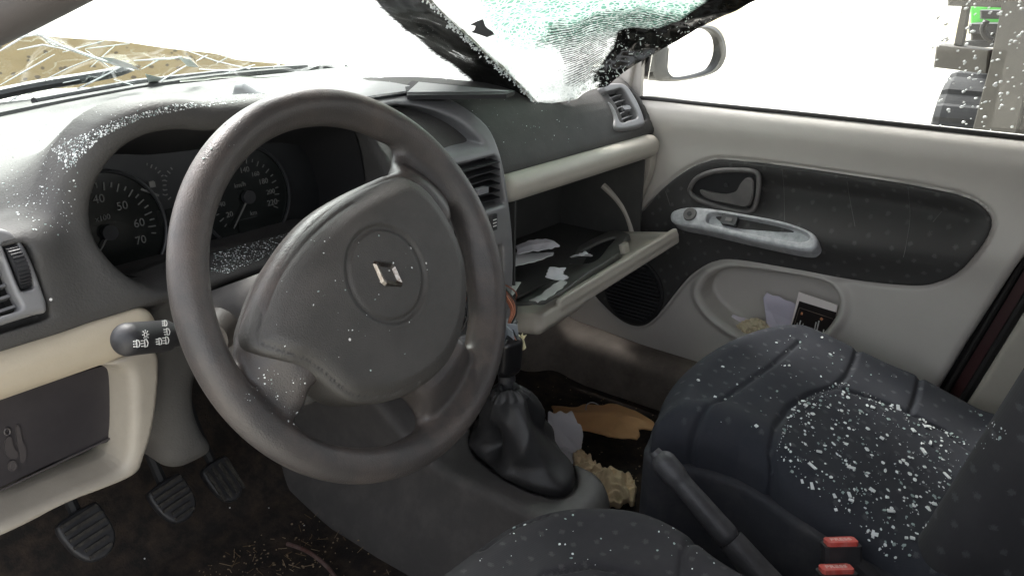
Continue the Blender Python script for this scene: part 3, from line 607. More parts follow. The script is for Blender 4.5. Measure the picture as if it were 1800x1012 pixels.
mb = MB(); q = PN(1213, 377, gp0+gnn*.006, gnn); mb.tube([q, q+gnn*.004], [.014, .013], 26); mb.tube([q+gnn*.004, q+gnn*.005], [.005, .005], 14, 1); mb.out('lock_button', [M_grey, M_dark], grip, True)
mb = MB(); q = PN(1283, 388, gp0-gnn*.002, gnn); mb.box(q, (.016, .010, .006), np.stack([ga, gb, gnn], 1), bev=.003); mb.box(q+gnn*.0065, (.007, .0035, .0006), np.stack([ga, gb, gnn], 1), mi=1); mb.out('window_switch', [M_dark, M_grey], grip)
# window seal, frame and pane
mb = MB(); mb.tube([(.675, .322, .674), (.675, 0, .6765), (.675, -.50, .676)], .0042, 8)
mb.tube([(.690, .318, .66), (.690, .30, .80), (.690, .24, .96), (.690, .15, 1.06)], .008, 8)
mb.out('window_seal', M_foamrub, door, True)
def F_frm(X, Y, Z): return smin(ext(poly2(Y, Z, [(.37, .62), (.335, .80), (.265, 1.0), (.20, 1.10), (.175, 1.10), (.245, .98), (.308, .80), (.330, .66)]), np.abs(X-.672)-.008), 9, .01)-.004
mks('window_frame', F_frm, (.65, .15, .60), (.69, .40, 1.12), .004, M_door, door)
M_pane = bpy.data.materials.new('pane_glass'); M_pane.use_nodes = True
def glassmat(m, tint, fac):
    t = m.node_tree; N = t.nodes; L = t.links; N.remove(N['Principled BSDF']); o = N['Material Output']
    tr = N.new('ShaderNodeBsdfTransparent'); tr.inputs[0].default_value = (*tint, 1); gl = N.new('ShaderNodeBsdfGlossy'); gl.inputs['Roughness'].default_value = .02
    fr = N.new('ShaderNodeFresnel'); fr.inputs['IOR'].default_value = 1.4; mu = N.new('ShaderNodeMath'); mu.operation = 'MULTIPLY'; mu.inputs[1].default_value = fac; L.new(fr.outputs[0], mu.inputs[0])
    mx = N.new('ShaderNodeMixShader'); L.new(mu.outputs[0], mx.inputs[0]); L.new(tr.outputs[0], mx.inputs[1]); L.new(gl.outputs[0], mx.inputs[2]); L.new(mx.outputs[0], o.inputs[0])
    return mx, o
glassmat(M_pane, (.97, .985, .975), .6)
mb = MB(); mb.prism([(.700, .305, .66), (.700, .285, .82), (.700, .22, .98), (.700, .14, 1.07), (.700, -.60, 1.07), (.700, -.62, .66)], (.003, 0, 0)); mb.out('window_pane', M_pane, door)
mb = MB(); mb.prism([P(x, y, 'x', .672) for x, y in [(1052, 158), (1068, 143), (1092, 127), (1118, 110), (1139, 96), (1146, 60), (1160, 5), (1190, -80), (1150, -80), (1136, 40), (1131, 90), (1128, 120), (1125, 178), (1118, 200), (1090, 200)]], (.012, 0, 0), .002); mb.out('pillar_trim', M_door, door)
# scuffs in the fabric
bpy.context.view_layer.update(); ti = bvh([ins]); mb = MB()
for pts in ([(1374, 292), (1378, 330), (1379, 388)], [(1487, 304), (1493, 345), (1503, 398)], [(1596, 330), (1600, 380), (1594, 425), (1588, 452)], [(1170, 336), (1178, 362)], [(1655, 372), (1640, 390)]):
    q = [hit(ti, *p, .0006) for p in crs(pts, 4, False)]; q = [h[0] for h in q if h]
    if len(q) > 2: mb.tube(q, .0005, 4)
mb.out('scuff_lines', mat('pale_scuff', (.12, .12, .115), .8), door)
# door mirror
mo = crs([P(a, b, 'y', .30) for a, b in [(1149, 135), (1147, 100), (1150, 78), (1165, 62), (1200, 50), (1240, 44), (1264, 53), (1276, 78), (1275, 105), (1258, 127), (1215, 140), (1170, 144)]], 4)
mi_ = crs([P(a, b, 'y', .298) for a, b in [(1170, 98), (1173, 72), (1200, 55), (1236, 50), (1257, 60), (1265, 85), (1260, 112), (1242, 126), (1200, 136), (1178, 132)]], 4)
mc = mo.mean(0); ring = lambda s, dy: [mc+(p-mc)*s+np.array([0, dy, 0]) for p in mo]
mb = MB(); rs = [[*mi_[:]]] ; n_ = len(mo)
def resamp(c, n):
    c = np.array(c); c = np.vstack([c, c[:1]]); l = np.r_[0, np.cumsum(np.linalg.norm(np.diff(c, axis=0), axis=1))]; t = np.linspace(0, l[-1], n+1)[:-1]
    return np.stack([np.interp(t, l, c[:, k]) for k in range(3)], 1)
ri = resamp(mi_, 48); ro = resamp(mo, 48); k0 = np.argmin(np.linalg.norm(ro-ri[0], axis=1)); ro = np.roll(ro, -k0, 0)
rings = [ri+[0, .012, 0], ri, (ri+ro)/2+[0, -.006, 0], ro, mc+(ro-mc)*1.01+[0, .03, 0], mc+(ro-mc)*.85+[0, .075, 0], mc+(ro-mc)*.45+[0, .10, 0]]
vv = [p for r in rings for p in r]; ff = [[r*48+i, r*48+(i+1) % 48, (r+1)*48+(i+1) % 48, (r+1)*48+i] for r in range(6) for i in range(48)]+[[6*48+i for i in range(48)]]
mb.add(vv, ff); mb.box((.745, .315, .745), (.05, .016, .022), bev=.01)
mh = mb.out('door_mirror', mat('mirror_housing', (.028, .028, .027), .5, dust=.4, dcol=(.09, .085, .075)), door, True)
mb = MB(); mb.prism([p+np.array([0, .006, 0]) for p in ri], (0, .002, 0)); M_mir = mat('mirror_glass', (.9, .9, .9), .02, metal=1, var=0); mb.out('mirror_glass', M_mir, mh)

# ================================================================== SEATS
zP = .325
def ztop(x, y, s=1.): return zP+.005-(.056*sst(-.14, -.38, y)+.035*sst(-.32, -.46, y))*s
def PZ(px, py, s=1.):
    z = zP
    for _ in range(6): q = P(px, py, 'z', z); z = ztop(q[0], q[1], s)+.003
    return q[:2]
def seat(nm, label, cx, outl, front, crease, fab, xL, xR, yb, slope=1., grp='front seats'):
    t = thing(nm, label, 'car seat', (cx, -.30, 0), grp)
    def F(X, Y, Z):
        s_low = sst(-.12, -.40, Y)*slope*sst(.5, .3, X); d2 = poly2(X, Y, outl); bol = .010*(1-.8*s_low)*np.exp(-((d2+.045)/.030)**2)
        top = ztop(X, Y, slope)+bol-.012*sst(-.055, .0, d2)
        d = smax(d2+.006, np.maximum(Z-top, .18-Z), .034)
        g = None
        for c in crease:
            for a, b in zip(c[:-1], c[1:]):
                a = np.array(a); b = np.array(b); e = b-a; tt = np.clip(((X-a[0])*e[0]+(Y-a[1])*e[1])/(e@e), 0, 1)
                q = np.sqrt((X-a[0]-e[0]*tt)**2+(Y-a[1]-e[1]*tt)**2); g = q if g is None else np.minimum(g, q)
        return d+.0055*np.exp(-(g/.0045)**2)
    lo, hi = outl.min(0)-.02, outl.max(0)+.02
    cu = mks('cushion', F, (*lo, .14), (*hi, .37), .0045, fab, t)
    def F2(X, Y, Z):
        d2 = poly2(X, Y, outl)
        zt = .270-.062*np.clip((-.08-Y)/.38, 0, 1)*slope; return smax(d2-.003, np.maximum(Z-zt, .06-Z), .012)
    mks('seat_base', F2, (*lo, .05), (*hi, .29), .0055, M_seatside, t)
    return t, cu
pout = [P(a, b, 'z', zP-.01)[:2] for a, b in [(1150, 752), (1150, 715), (1165, 680), (1200, 642), (1255, 606), (1325, 581), (1400, 575)]]
pout = np.array(pout)
pout = crs(np.vstack([pout, [(.556, -.20), (.572, -.27), (.592, -.34), (.604, -.42), (.60, -.52), (.36, -.54), (.12, -.52), (.098, -.42), (.108, -.30), (.120, -.20)]]), 4)
zc_ = zP+.01
crp = [[PZ(a, b) for a, b in q] for q in ([(1600, 1000), (1540, 965), (1480, 915), (1420, 862), (1370, 815), (1357, 780), (1365, 745), (1388, 712), (1425, 688), (1470, 675), (1490, 655), (1505, 625), (1508, 606)], [(1470, 675), (1540, 697), (1600, 722), (1660, 752), (1715, 792)], [(1357, 800), (1335, 845), (1325, 870)], [(1190, 762), (1240, 722), (1300, 678), (1360, 636), (1405, 598)], [(1600, 722), (1612, 690), (1618, 655)])]
pseat, pcush = seat('passenger_seat', 'dark patterned passenger seat covered in shattered glass, beside the far door', .36, pout, None, crp, M_fab, .12, .60, -.45)
dout = [P(a, b, 'z', zP+.005)[:2] for a, b in [(740, 1012), (820, 940), (900, 893), (970, 873), (1040, 868), (1110, 873), (1170, 889), (1230, 920), (1290, 965)]]
dout = crs(np.vstack([[(-.60, -.42), (-.60, -.20), (-.55, -.10), (-.47, -.055)], [d_ for d_ in dout[1:]], [(-.125, -.36), (-.12, -.50), (-.14, -.60), (-.36, -.62), (-.58, -.60)]]), 4)
crd = [[P(a, b, 'z', zc_)[:2] for a, b in q] for q in ([(1195, 1030), (1200, 975), (1215, 945), (1235, 930)], [(900, 1060), (960, 1000), (1040, 985), (1120, 1000), (1195, 1030)], [(850, 960), (900, 925), (960, 905)])]
dseat, dcush = seat('driver_seat', 'dark grey patterned driver seat cushion in front of the handbrake', -.36, dout, None, crd, M_fab2, 0, 0, 0, 0.)
def backrest(t, cx, y0, z0, tilt, fab):
    a = math.radians(tilt); bx = np.array([1., 0, 0]); bz = np.array([0, -math.sin(a), math.cos(a)]); by = np.cross(bz, bx)    # by points forward/back
    M = frame((cx, y0, z0), bx, by, bz)
    def F(X, Y, Z):
        w_ = .235-.03*sst(.35, .6, Z)
        d = box(X, Y, Z, (0, -.060, .22), (.235, .055, .37), .05)
        for s in (-1, 1): d = smin(d, caps(X, Y, Z, (s*.205, -.006-(.050 if s > 0 else 0), -.14), (s*.195, -.016-(.050 if s > 0 else 0), .44), .044, .036), .03)
        g = np.abs(np.abs(X)-.150)
        return d+.005*np.exp(-(g/.005)**2)*sst(-.02, .0, Y)
    return mks('backrest', F, (-.28, -.15, -.19), (.28, .08, .62), .006, fab, t, M)
pb = backrest(pseat, .365, -.468, .245, 12, M_fabb)
backrest(dseat, -.36, -.70, .30, 24, M_fab2)
def belt_buckle(lbl, x, px, py):
    q = P(px, py, 'x', x); t = thing('seat_belt_buckle', lbl, 'buckle', tuple(q), 'seat belt buckles between the seats')
    ax = nz([-.05, .60, .66]); sd = nz([.60, -.79, .06]); ax = nz(np.array([.0, .45, .85])); ax = nz(ax-sd*(ax@sd)); th = np.cross(ax, sd)
    R_ = np.stack([sd, th, ax], 1); m_ = MB(); m_.box(q-ax*.048, (.0225, .0125, .048), R_, bev=.004); m_.tube([q-ax*.09, q-ax*.14, q-ax*.20], [.007, .006, .006], 8); m_.tube([q+sd*.012-ax*.022, q+sd*.020-ax*.06+np.array([.01, -.06, -.01]), P(1610, 1060, 'x', x)], [.012, .014, .014], 10); m_.out('buckle_body', M_dark, t)
    m_ = MB(); m_.box(q+ax*.0020, (.0190, .0098, .0034), R_, bev=.003); rb = m_.out('release_button', M_red, t)
    m_ = MB(); m_.text('PRESS', frame(q+ax*.0057, sd, np.cross(ax, sd), ax), .0105, 0); m_.out('button_lettering', mat('faded_print', (.8, .55, .5), .6), rb)
belt_buckle('red-topped seat belt buckle with PRESS lettering, nearer the passenger cushion', .075, 1478, 955)
belt_buckle('red-topped seat belt buckle below the other one, nearer the driver seat', .040, 1470, 1003)

# ================================================================== CAR SHELL
body = thing('car_body', 'wrecked maroon car shell with dirty dark floor, pillars and sill covers', 'car body', (0, 0, -.1))
gY = [-1.6, -.9, -.6, .40, .52, .66, .80, .86]; gZ = [.02, .02, .02, .02, .05, .20, .42, .66]
vv = []; ff = []; NX = 90; ys = np.interp(np.linspace(0, 1, 110), np.linspace(0, 1, 8), gY); zs = np.interp(ys, gY, gZ)
from mathutils import noise as MN
for j, (y, z) in enumerate(zip(ys, zs)):
    for i in range(NX): x = -.70+1.40*i/(NX-1); vv.append((x, y, z+.006*MN.noise(Vector((x*9, y*9, 0)))+.012*MN.noise(Vector((x*3, y*3, 4)))))
for j in range(len(ys)-1):
    for i in range(NX-1): a = j*NX+i; ff.append([a, a+1, a+NX+1, a+NX])
mk('floor_carpet', vv, ff, M_carpet, body)
def F_sill(X, Y, Z): return smin(box(X, Y, Z, (.655, -.25, .055), (.055, .85, .075), .035), box(X, Y, Z, (.60, .58, .08), (.08, .12, .12), .06), .06)
sl_ = mks('sill_cover', F_sill, (.50, -1.1, -.04), (.73, .72, .22), .008, M_sill, body)
mb = MB()
mb.prism([(-.78, -.5, .06), (-.66, -.5, .06), (-.66, .75, .06), (-.78, .75, .06)], (0, 0, -.12)); mb.out('door_sill', M_maroon, body)
# far door shut edge: painted flange, rubber seal, trimmed centre pillar
e0, e1 = P(1655, 688, 'x', .675), P(1812, 425, 'x', .675); e2 = e1+(e1-e0)*1.3; e_ = e0-(e1-e0)*.5
OFF = lambda y, x=0.: [q+np.array([x, y, 0]) for q in (e_, e0, e1, e2)]
mb = MB(); mb.tube(OFF(-.006, .004), .0050, 8); mb.out('door_seal', M_foamrub, body, True)
mb = MB(); mb.prism([*OFF(-.013, .012), *OFF(-.030, .012)[::-1]], (.02, 0, 0)); mb.out('door_flange', M_maroon, body)
mb = MB(); mb.prism([*OFF(.06, .035), *OFF(-.09, .035)[::-1]], (.01, 0, 0)); mb.out('pillar_skin', M_black, body)
mb = MB(); mb.tube(OFF(-.038, .002), .0080, 8); mb.out('door_seal', M_foamrub, body, True)
def F_bp(X, Y, Z):
    ya = e0[1]+(Z-e0[2])/(e1[2]-e0[2])*(e1[1]-e0[1])-.165
    return smax(np.abs(Y-ya)-.120, np.abs(X-.70)-.035, .014)+.0*Z
mks('centre_pillar', lambda X, Y, Z: np.maximum(F_bp(X, Y, Z), np.abs(Z-.60)-.50), (.64, -.95, .09), (.78, -.32, 1.1), .006, M_beige, body)
mb = MB(); mb.prism([(.72, -.55, 1.10), (.56, -1.7, 1.12), (-.56, -1.7, 1.12), (-.72, -.55, 1.10), (-.66, .20, 1.085), (.66, .22, 1.085)], (0, 0, .03)); mb.out('roof_panel', M_maroon, body)
mb = MB(); mb.prism([(.74, -.62, -.05), (.74, -.62, .66), (.74, -1.7, .68), (.74, -1.7, -.05)], (.03, 0, 0)); mb.prism([(-.74, -.72, -.05), (-.74, -.72, .66), (-.74, -1.7, .68), (-.74, -1.7, -.05)], (-.03, 0, 0)); mb.prism([(-.74, -1.7, -.05), (.74, -1.7, -.05), (.74, -1.7, .68), (-.74, -1.7, .68)], (0, -.03, 0)); mb.out('quarter_panel', M_maroon, body)
mb = MB(); mb.prism([(-.76, .70, -.05), (-.76, .70, .64), (-1.42, -.06, .66), (-1.42, -.06, -.05)], (-.05, .04, 0), .01); mb.out('light_blocking_door', M_maroon, body)  # out-of-view driver's door, added to keep light off the footwell
mb = MB(); mb.prism([(-.60, -.95, .05), (.60, -.95, .05), (.60, -1.08, .70), (-.60, -1.08, .70)], (0, -.14, 0), .03); mb.prism([(-.60, -.95, .05), (.60, -.95, .05), (.60, -.95, .24), (-.60, -.95, .24)], (0, .20, 0), .03); mb.out('rear_bench', M_fab2, body)
mb = MB(); mb.prism([(.74, .50, -.05), (.74, .50, .62), (.74, .90, .64), (.74, .90, -.05)], (.03, 0, 0)); mb.prism([(-.74, .55, -.05), (-.74, .55, .62), (-.74, .90, .64), (-.74, .90, -.05)], (-.03, 0, 0)); mb.prism([(-.74, .90, -.05), (.74, .90, -.05), (.74, .90, .66), (-.74, .90, .66)], (0, .03, 0)); mb.out('bulkhead', M_black, body)
# bent driver-side windscreen pillar
pA = [P(-420, 330, 'y', .62), P(-220, 170, 'y', .50), P(-90, 75, 'y', .40), P(40, 8, 'y', .32), P(220, -85, 'y', .24), P(420, -190, 'y', .16), np.array([-.34, .10, 1.06]), np.array([-.30, .06, 1.105])]
pc_ = crs(pA, 6, False); 
mb = MB(); mb.tube(pc_, .024, 14); mb.out('windscreen_pillar', mat('pillar_trim', (.07, .062, .058), .6, bump=.2), body, True)
mb = MB(); mb.tube([(.735, .40, .66), (.72, .32, .90), (.70, .22, 1.10)], .022, 10); mb.out('windscreen_pillar', M_maroon, body, True)
# scuttle, bonnet, wipers
mb = MB()
c_ = [P(x, y, 'z', .716) for x, y in ((-160, 237), (0, 204), (140, 176), (280, 151), (420, 133), (560, 121))]; c_.append(c_[-1]+(c_[-1]-c_[-2])*1.6)
mb.tube(crs(c_, 4, False), .0085, 8); mb.out('windscreen_seal', M_foamrub, body, True)
mb = MB(); yb_ = [q+np.array([0, .008, -.012]) for q in c_]; yt_ = [q+np.array([0, .17, -.018]) for q in c_]
for a in range(len(c_)-1):
    mb.prism([yb_[a], yb_[a+1], yt_[a+1], yt_[a]], (0, 0, -.01))
for k in range(4): mb.tube([q+np.array([0, .03+.03*k, -.009]) for q in c_], .0035, 6)
mb.out('scuttle_panel', mat('weathered_scuttle', (.055, .058, .062), .6, dust=.6, dcol=(.2, .2, .2), dscale=20), body)
mb = MB(); mb.prism([(-.70, 1.02, .69), (.70, 1.02, .69), (.66, 1.45, .655), (.58, 1.72, .58), (-.58, 1.72, .58), (-.66, 1.45, .655)], (0, 0, -.02)); mb.out('bonnet', mat('grey_bonnet', (.10, .095, .10), .4, dust=.6, dcol=(.22, .21, .2), dscale=6), body)
mb = MB(); w0 = P(0, 180, 'z', .73); mb.tube(crs([P(-60, 178, 'z', .728), P(60, 152, 'z', .736), P(190, 130, 'z', .742), P(230, 118, 'z', .742)], 5, False), [.009]*15+[.005], 8); mb.tube([P(60, 178, 'z', .722), P(240, 145, 'z', .722), P(420, 125, 'z', .722), P(540, 118, 'z', .722)], .006, 8)
mb.out('wiper', M_dark, body, True)

# ================================================================== TUNNEL, GEAR LEVER, HANDBRAKE
tun = thing('tunnel_console', 'scuffed grey plastic console running along the floor between the seats', 'floor console', (0, .15, 0))
def F_tun(X, Y, Z):
    top = .200+.10*sst(.17, .42, Y)
    w_ = .076+.050*sst(.20, .02, Z)+.0*Y
    fr = -.055+.03*np.abs(X/.1)**2*1.2
    d = smax(np.abs(X-.010)-w_, Z-top, .018); d = smax(d, fr-Y, .05); d = np.maximum(d, Y-.55); d = np.maximum(d, -.02-Z)
    bw = poly2(X, Y, crs([P(a_, b_, 'z', .2)[:2] for a_, b_ in [(838, 745), (836, 790), (870, 822), (920, 852), (962, 866), (990, 868), (1007, 852), (1006, 825), (985, 790), (960, 755), (930, 730), (880, 722)]], 3))-.006
    d = smax(d, -smax(bw, .185-Z, .004), .006)
    return smin(d, box(X, Y, Z, (.0, -.32, .05), (.075, .26, .055), .03), .05)
mks('console_shell', F_tun, (-.16, -.62, -.03), (.20, .57, .33), .005, M_grey, tun)
gear = thing('gear_lever', 'gear lever with slumped black leather gaiter and taped broken knob', 'gear lever', (0, .09, .20))
# gaiter: rings from the frame to the torn collar, with deep folds
base = resamp(np.array([[*q, .198] for q in crs([P(a_, b_, 'z', .2)[:2] for a_, b_ in [(838, 745), (836, 790), (870, 822), (920, 852), (962, 866), (990, 868), (1007, 852), (1006, 825), (985, 790), (960, 755), (930, 730), (880, 722)]], 4)]), 120)
tc_ = np.array([-.004, .108, .345]); NR = 46; rings = []
for k in range(NR+1):
    s_ = k/NR; cx_, cy_ = np.mean(base[:, 0]), np.mean(base[:, 1]); r = []
    for i in range(120):
        b_ = base[i]; an_ = math.atan2(b_[1]-cy_, b_[0]-cx_)
        tp_ = tc_+np.array([.030*math.cos(an_), .026*math.sin(an_), .004*math.sin(an_*2)])
        e = s_**.85; p = b_*(1-e)+tp_*e; p[2] = .198+(tp_[2]-.198)*s_
        fold = .011*math.sin(3.0*an_+4.2*s_+.6)*(1-.3*s_)+.0065*(1-2*abs(math.sin(2.5*an_-3.2*s_+1)))+.0022*math.sin(11*an_+9*s_)*s_**3
        wv2 = 4*s_*(1-s_)*.9+.25*s_; dr = fold*wv2+.012*math.exp(-((s_-.12)/.10)**2)*(1+.4*math.sin(an_*2))
        if s_ > .90: dr -= .010*((s_-.90)/.10)**1.5-.002*math.sin(14*an_)
        # the sucked-in fold facing the driver
        dth = (an_-math.radians(168)+math.pi) % (2*math.pi)-math.pi
        dr -= .026*math.exp(-(dth/.36)**2-((s_-.34)/.17)**2); dr += .012*math.exp(-((dth-.55)/.22)**2-((s_-.25)/.2)**2)
        dirn = np.array([math.cos(an_), math.sin(an_), 0]); r.append(p+dirn*dr)
    rings.append(r)
for k in (1, 2): rings.append([tc_+(np.array(q)-tc_)*(1-.35*k)-np.array([0, 0, .006*k]) for q in rings[NR]])
R_ = len(rings); vv = [p for r in rings for p in r]; ff = [[a*120+i, a*120+(i+1) % 120, (a+1)*120+(i+1) % 120, (a+1)*120+i] for a in range(R_-1) for i in range(120)]
mk('leather_gaiter', vv, ff, M_leather, gear)
mb = MB(); mb.tube([(0, .10, .24), (0, .112, .36), (0, .116, .385)], .0075, 12); mb.tube([(0, .1125, .352), (0, .114, .362)], .013, 20); mb.out('lever_rod', M_dark, gear, True)
kq = P(893, 622, 'x', .0)
def F_kn(X, Y, Z):
    d = box(X, Y, Z, (0, 0, 0), (.0185-.0, .017, .030), .011); d = smin(d, box(X, Y, Z, (0, .004, -.024), (.014, .013, .012), .008), .01)
    return d
KM = frame(kq, nz([1, -.3, 0]), nz([.3, 1, .1]), np.cross(nz([1, -.3, 0]), nz([.3, 1, .1])))
mks('gear_knob', F_kn, (-.03, -.03, -.045), (.03, .03, .04), .002, mat('knob_gloss', (.012, .012, .013), .3, bump=.2), gear, KM)
mb = MB(); tq = P(890, 589, 'x', .0); 
for k in range(7):
    a = k*.9; mb.box(tq+np.array([.006*math.cos(a), .006*math.sin(a), -.004+.002*k]), (.011, .0012, .010), np.stack([nz([math.cos(a), math.sin(a), .3*math.sin(k)]), nz([-math.sin(a), math.cos(a), 0]), nz([.2*math.sin(k), .1, 1])], 1))
mb.out('torn_tape', mat('grey_tape', (.30, .33, .36), .3), gear)
mb = MB(); mb.prism([P(x, y, 'x', .012) for x, y in [(909, 588), (914, 592), (918, 586), (919, 592), (925, 590), (920, 598), (924, 612), (918, 617), (914, 612), (917, 603)]], (.004, .002, 0)); mb.out('broken_plastic_chip', mat('cream_plastic', (.72, .66, .42), .5), gear)

hb = thing('handbrake', 'grey plastic handbrake lever lowered between the two front seats', 'handbrake', (0, -.3, .15))
h0, h1 = P(1172, 818, 'x', .0), P(1275, 938, 'x', .0); hd = nz(h1-h0)
def F_hb(X, Y, Z):
    d = caps(X, Y, Z, h0, h1, .0125, .0158); d2_ = caps(X, Y, Z, h0-hd*.004, h0+hd*.012, .0160, .0150)
    return smin(d, d2_, .008)
M_hb = mat('handbrake_plastic', (.045, .045, .048), .5, dust=.4, dcol=(.13, .13, .13), bump=.3, bscale=500)
mks('grip', F_hb, np.minimum(h0, h1)-.03, np.maximum(h0, h1)+.03, .0025, M_hb, hb)
mb = MB(); mb.tube([h0-hd*.017, h0-hd*.024], [.0085, .0075], 16); mb.out('release_knob', M_hb, hb, True)
h2 = h1+hd*.10; mb = MB(); mb.tube([h1+hd*.010, h1+hd*.05, h2], [.0170, .0185, .021], 16); mb.box(h2+hd*.03, (.025, .05, .03), bev=.005); mb.out('lever_base', M_hb, hb, True)

# pedals
def pedal(lbl, px, py, w_, h_, yy, tilt, n, rib):
    q = P(px, py, 'y', yy); t = thing('foot_pedal', lbl, 'pedal', tuple(q), 'foot pedals')
    a = math.radians(tilt); X_ = np.array([1., 0, 0]); n_ = np.array([0, -math.cos(a), math.sin(a)]); Y_ = np.cross(n_, X_); X2 = nz(X_+.12*Y_); Y2 = np.cross(n_, X2); R = np.stack([X2, Y2, n_], 1); M = frame(q, X2, Y2, n_)
    F = lambda X, Y, Z: ext(poly2(X, Y, crs([(-w_, h_*.75), (-w_*.9, -h_*.3), (-w_*.45, -h_*.95), (w_*.35, -h_), (w_*.95, -h_*.45), (w_, h_*.8), (w_*.6, h_), (-w_*.6, h_)], 3))+.004, np.abs(Z)-.004)-.004
    p = mks('pedal_pad', F, (-w_-.01, -h_-.01, -.012), (w_+.01, h_+.01, .012), .0025, M_dark, t, M)
    mb = MB()
    for k in range(n):
        u_ = -h_*.75+k*1.55*h_/(n-1); ww = w_*.85*(1 if u_ > -h_*.4 else .62)
        if rib == 'v': mb.box(q+X2*(-w_*.75+k*1.5*w_/(n-1))+n_*.010, (.0022, h_*.8, .0025), R)
        else: mb.box(q+Y2*u_+n_*.010, (ww, .0022, .0028), R)
    mb.out('tread_ribs', mat('dusty_rubber', (.022, .020, .018), .8, dust=.7, dcol=(.10, .09, .075), dscale=60), p)
    mb = MB(); mb.tube([q-n_*.01, q+np.array([0, .06, .08]), q+np.array([0, .12, .25])], .008, 8); mb.out('pedal_arm', M_black, t, True)
pedal('clutch pedal with pale worn ribs, lowest of the three pedals', 155, 940, .029, .034, .42, 35, 6, 'h')
pedal('brake pedal with grey worn ribs, in the middle of the three', 305, 880, .028, .032, .45, 35, 6, 'h')
pedal('narrow accelerator pedal with upright ribs, nearest the console', 392, 845, .024, .034, .47, 35, 4, 'v')

# ================================================================== SHATTERED WINDSCREEN
def patch(ctrl, nu, nv):                               # ctrl[row][col] = (px, py, distance along the view) -> 3-D Catmull-Rom patch
    G = np.array([[CAM+ray(a, b)*d for a, b, d in r] for r in ctrl]); nr, nc = G.shape[:2]
    def cr1(A, n):
        m = len(A); t = np.linspace(0, m-1, n); i = np.minimum(t.astype(int), m-2); f = (t-i).reshape(-1, *([1]*(A.ndim-1)))
        g = lambda k: A[np.clip(k, 0, m-1)]
        a, b, c, d = g(i-1), g(i), g(i+1), g(i+2); return .5*(2*b+(c-a)*f+(2*a-5*b+4*c-d)*f*f+(3*b-3*c+d-a)*f**3)
    H = cr1(G, nv); return np.swapaxes(cr1(np.swapaxes(H, 0, 1), nu), 0, 1)
def sheet(name, ctrl, nu, nv, m, maskf, parent, crump=.004, th=.004):
    V = patch(ctrl, nu, nv); n = np.cross(np.gradient(V, axis=1), np.gradient(V, axis=0)); n /= np.linalg.norm(n, axis=2, keepdims=True)+1e-9
    if crump:
        for j in range(nv):
            for i in range(nu):
                p = Vector(V[j, i]*14); q = Vector(V[j, i]*60); V[j, i] += n[j, i]*(crump*MN.noise(p)*2+crump*.30*MN.noise(q))
    top = (V+n*th/2).reshape(-1, 3); bot = (V-n*th/2).reshape(-1, 3); N0 = nu*nv; ff = []; mi = []
    for j in range(nv-1):
        for i in range(nu-1):
            a = j*nu+i; ff.append([a, a+1, a+nu+1, a+nu]); ff.append([N0+a, N0+a+nu, N0+a+nu+1, N0+a+1]); mi += [0, 0]
    edge = [(j*nu, (j+1)*nu) for j in range(nv-1)]+[(j*nu+nu-1, (j+1)*nu+nu-1) for j in range(nv-1)]+[((nv-1)*nu+i, (nv-1)*nu+i+1) for i in range(nu-1)]+[(i, i+1) for i in range(nu-1)]
    for a, b in edge: ff.append([a, b, N0+b, N0+a]); mi.append(1)
    o = mk(name, np.vstack([top, bot]), ff, None, parent, mats=[m, M_edge], mi=mi)
    U, W_ = np.meshgrid(np.linspace(0, 1, nu), np.linspace(-.25, 1, nv)); fr, cz, gr, ha = maskf(U, W_); a2 = o.data.attributes.new('sheet', 'FLOAT_VECTOR', 'POINT'); uvw = np.stack([U, W_, U*0], 2).reshape(-1, 3); a2.data.foreach_set('vector', np.vstack([uvw, uvw]).ravel())
    at = o.data.attributes.new('mask', 'FLOAT_COLOR', 'POINT'); c = np.stack([fr, cz, gr, ha], 2).reshape(-1, 4); at.data.foreach_set('color', np.vstack([c, c]).ravel())
    return o, V, n
M_edge = mat('glass_edge', (.42, .42, .36), .3, dust=.5, dcol=(.12, .12, .1), dscale=80)
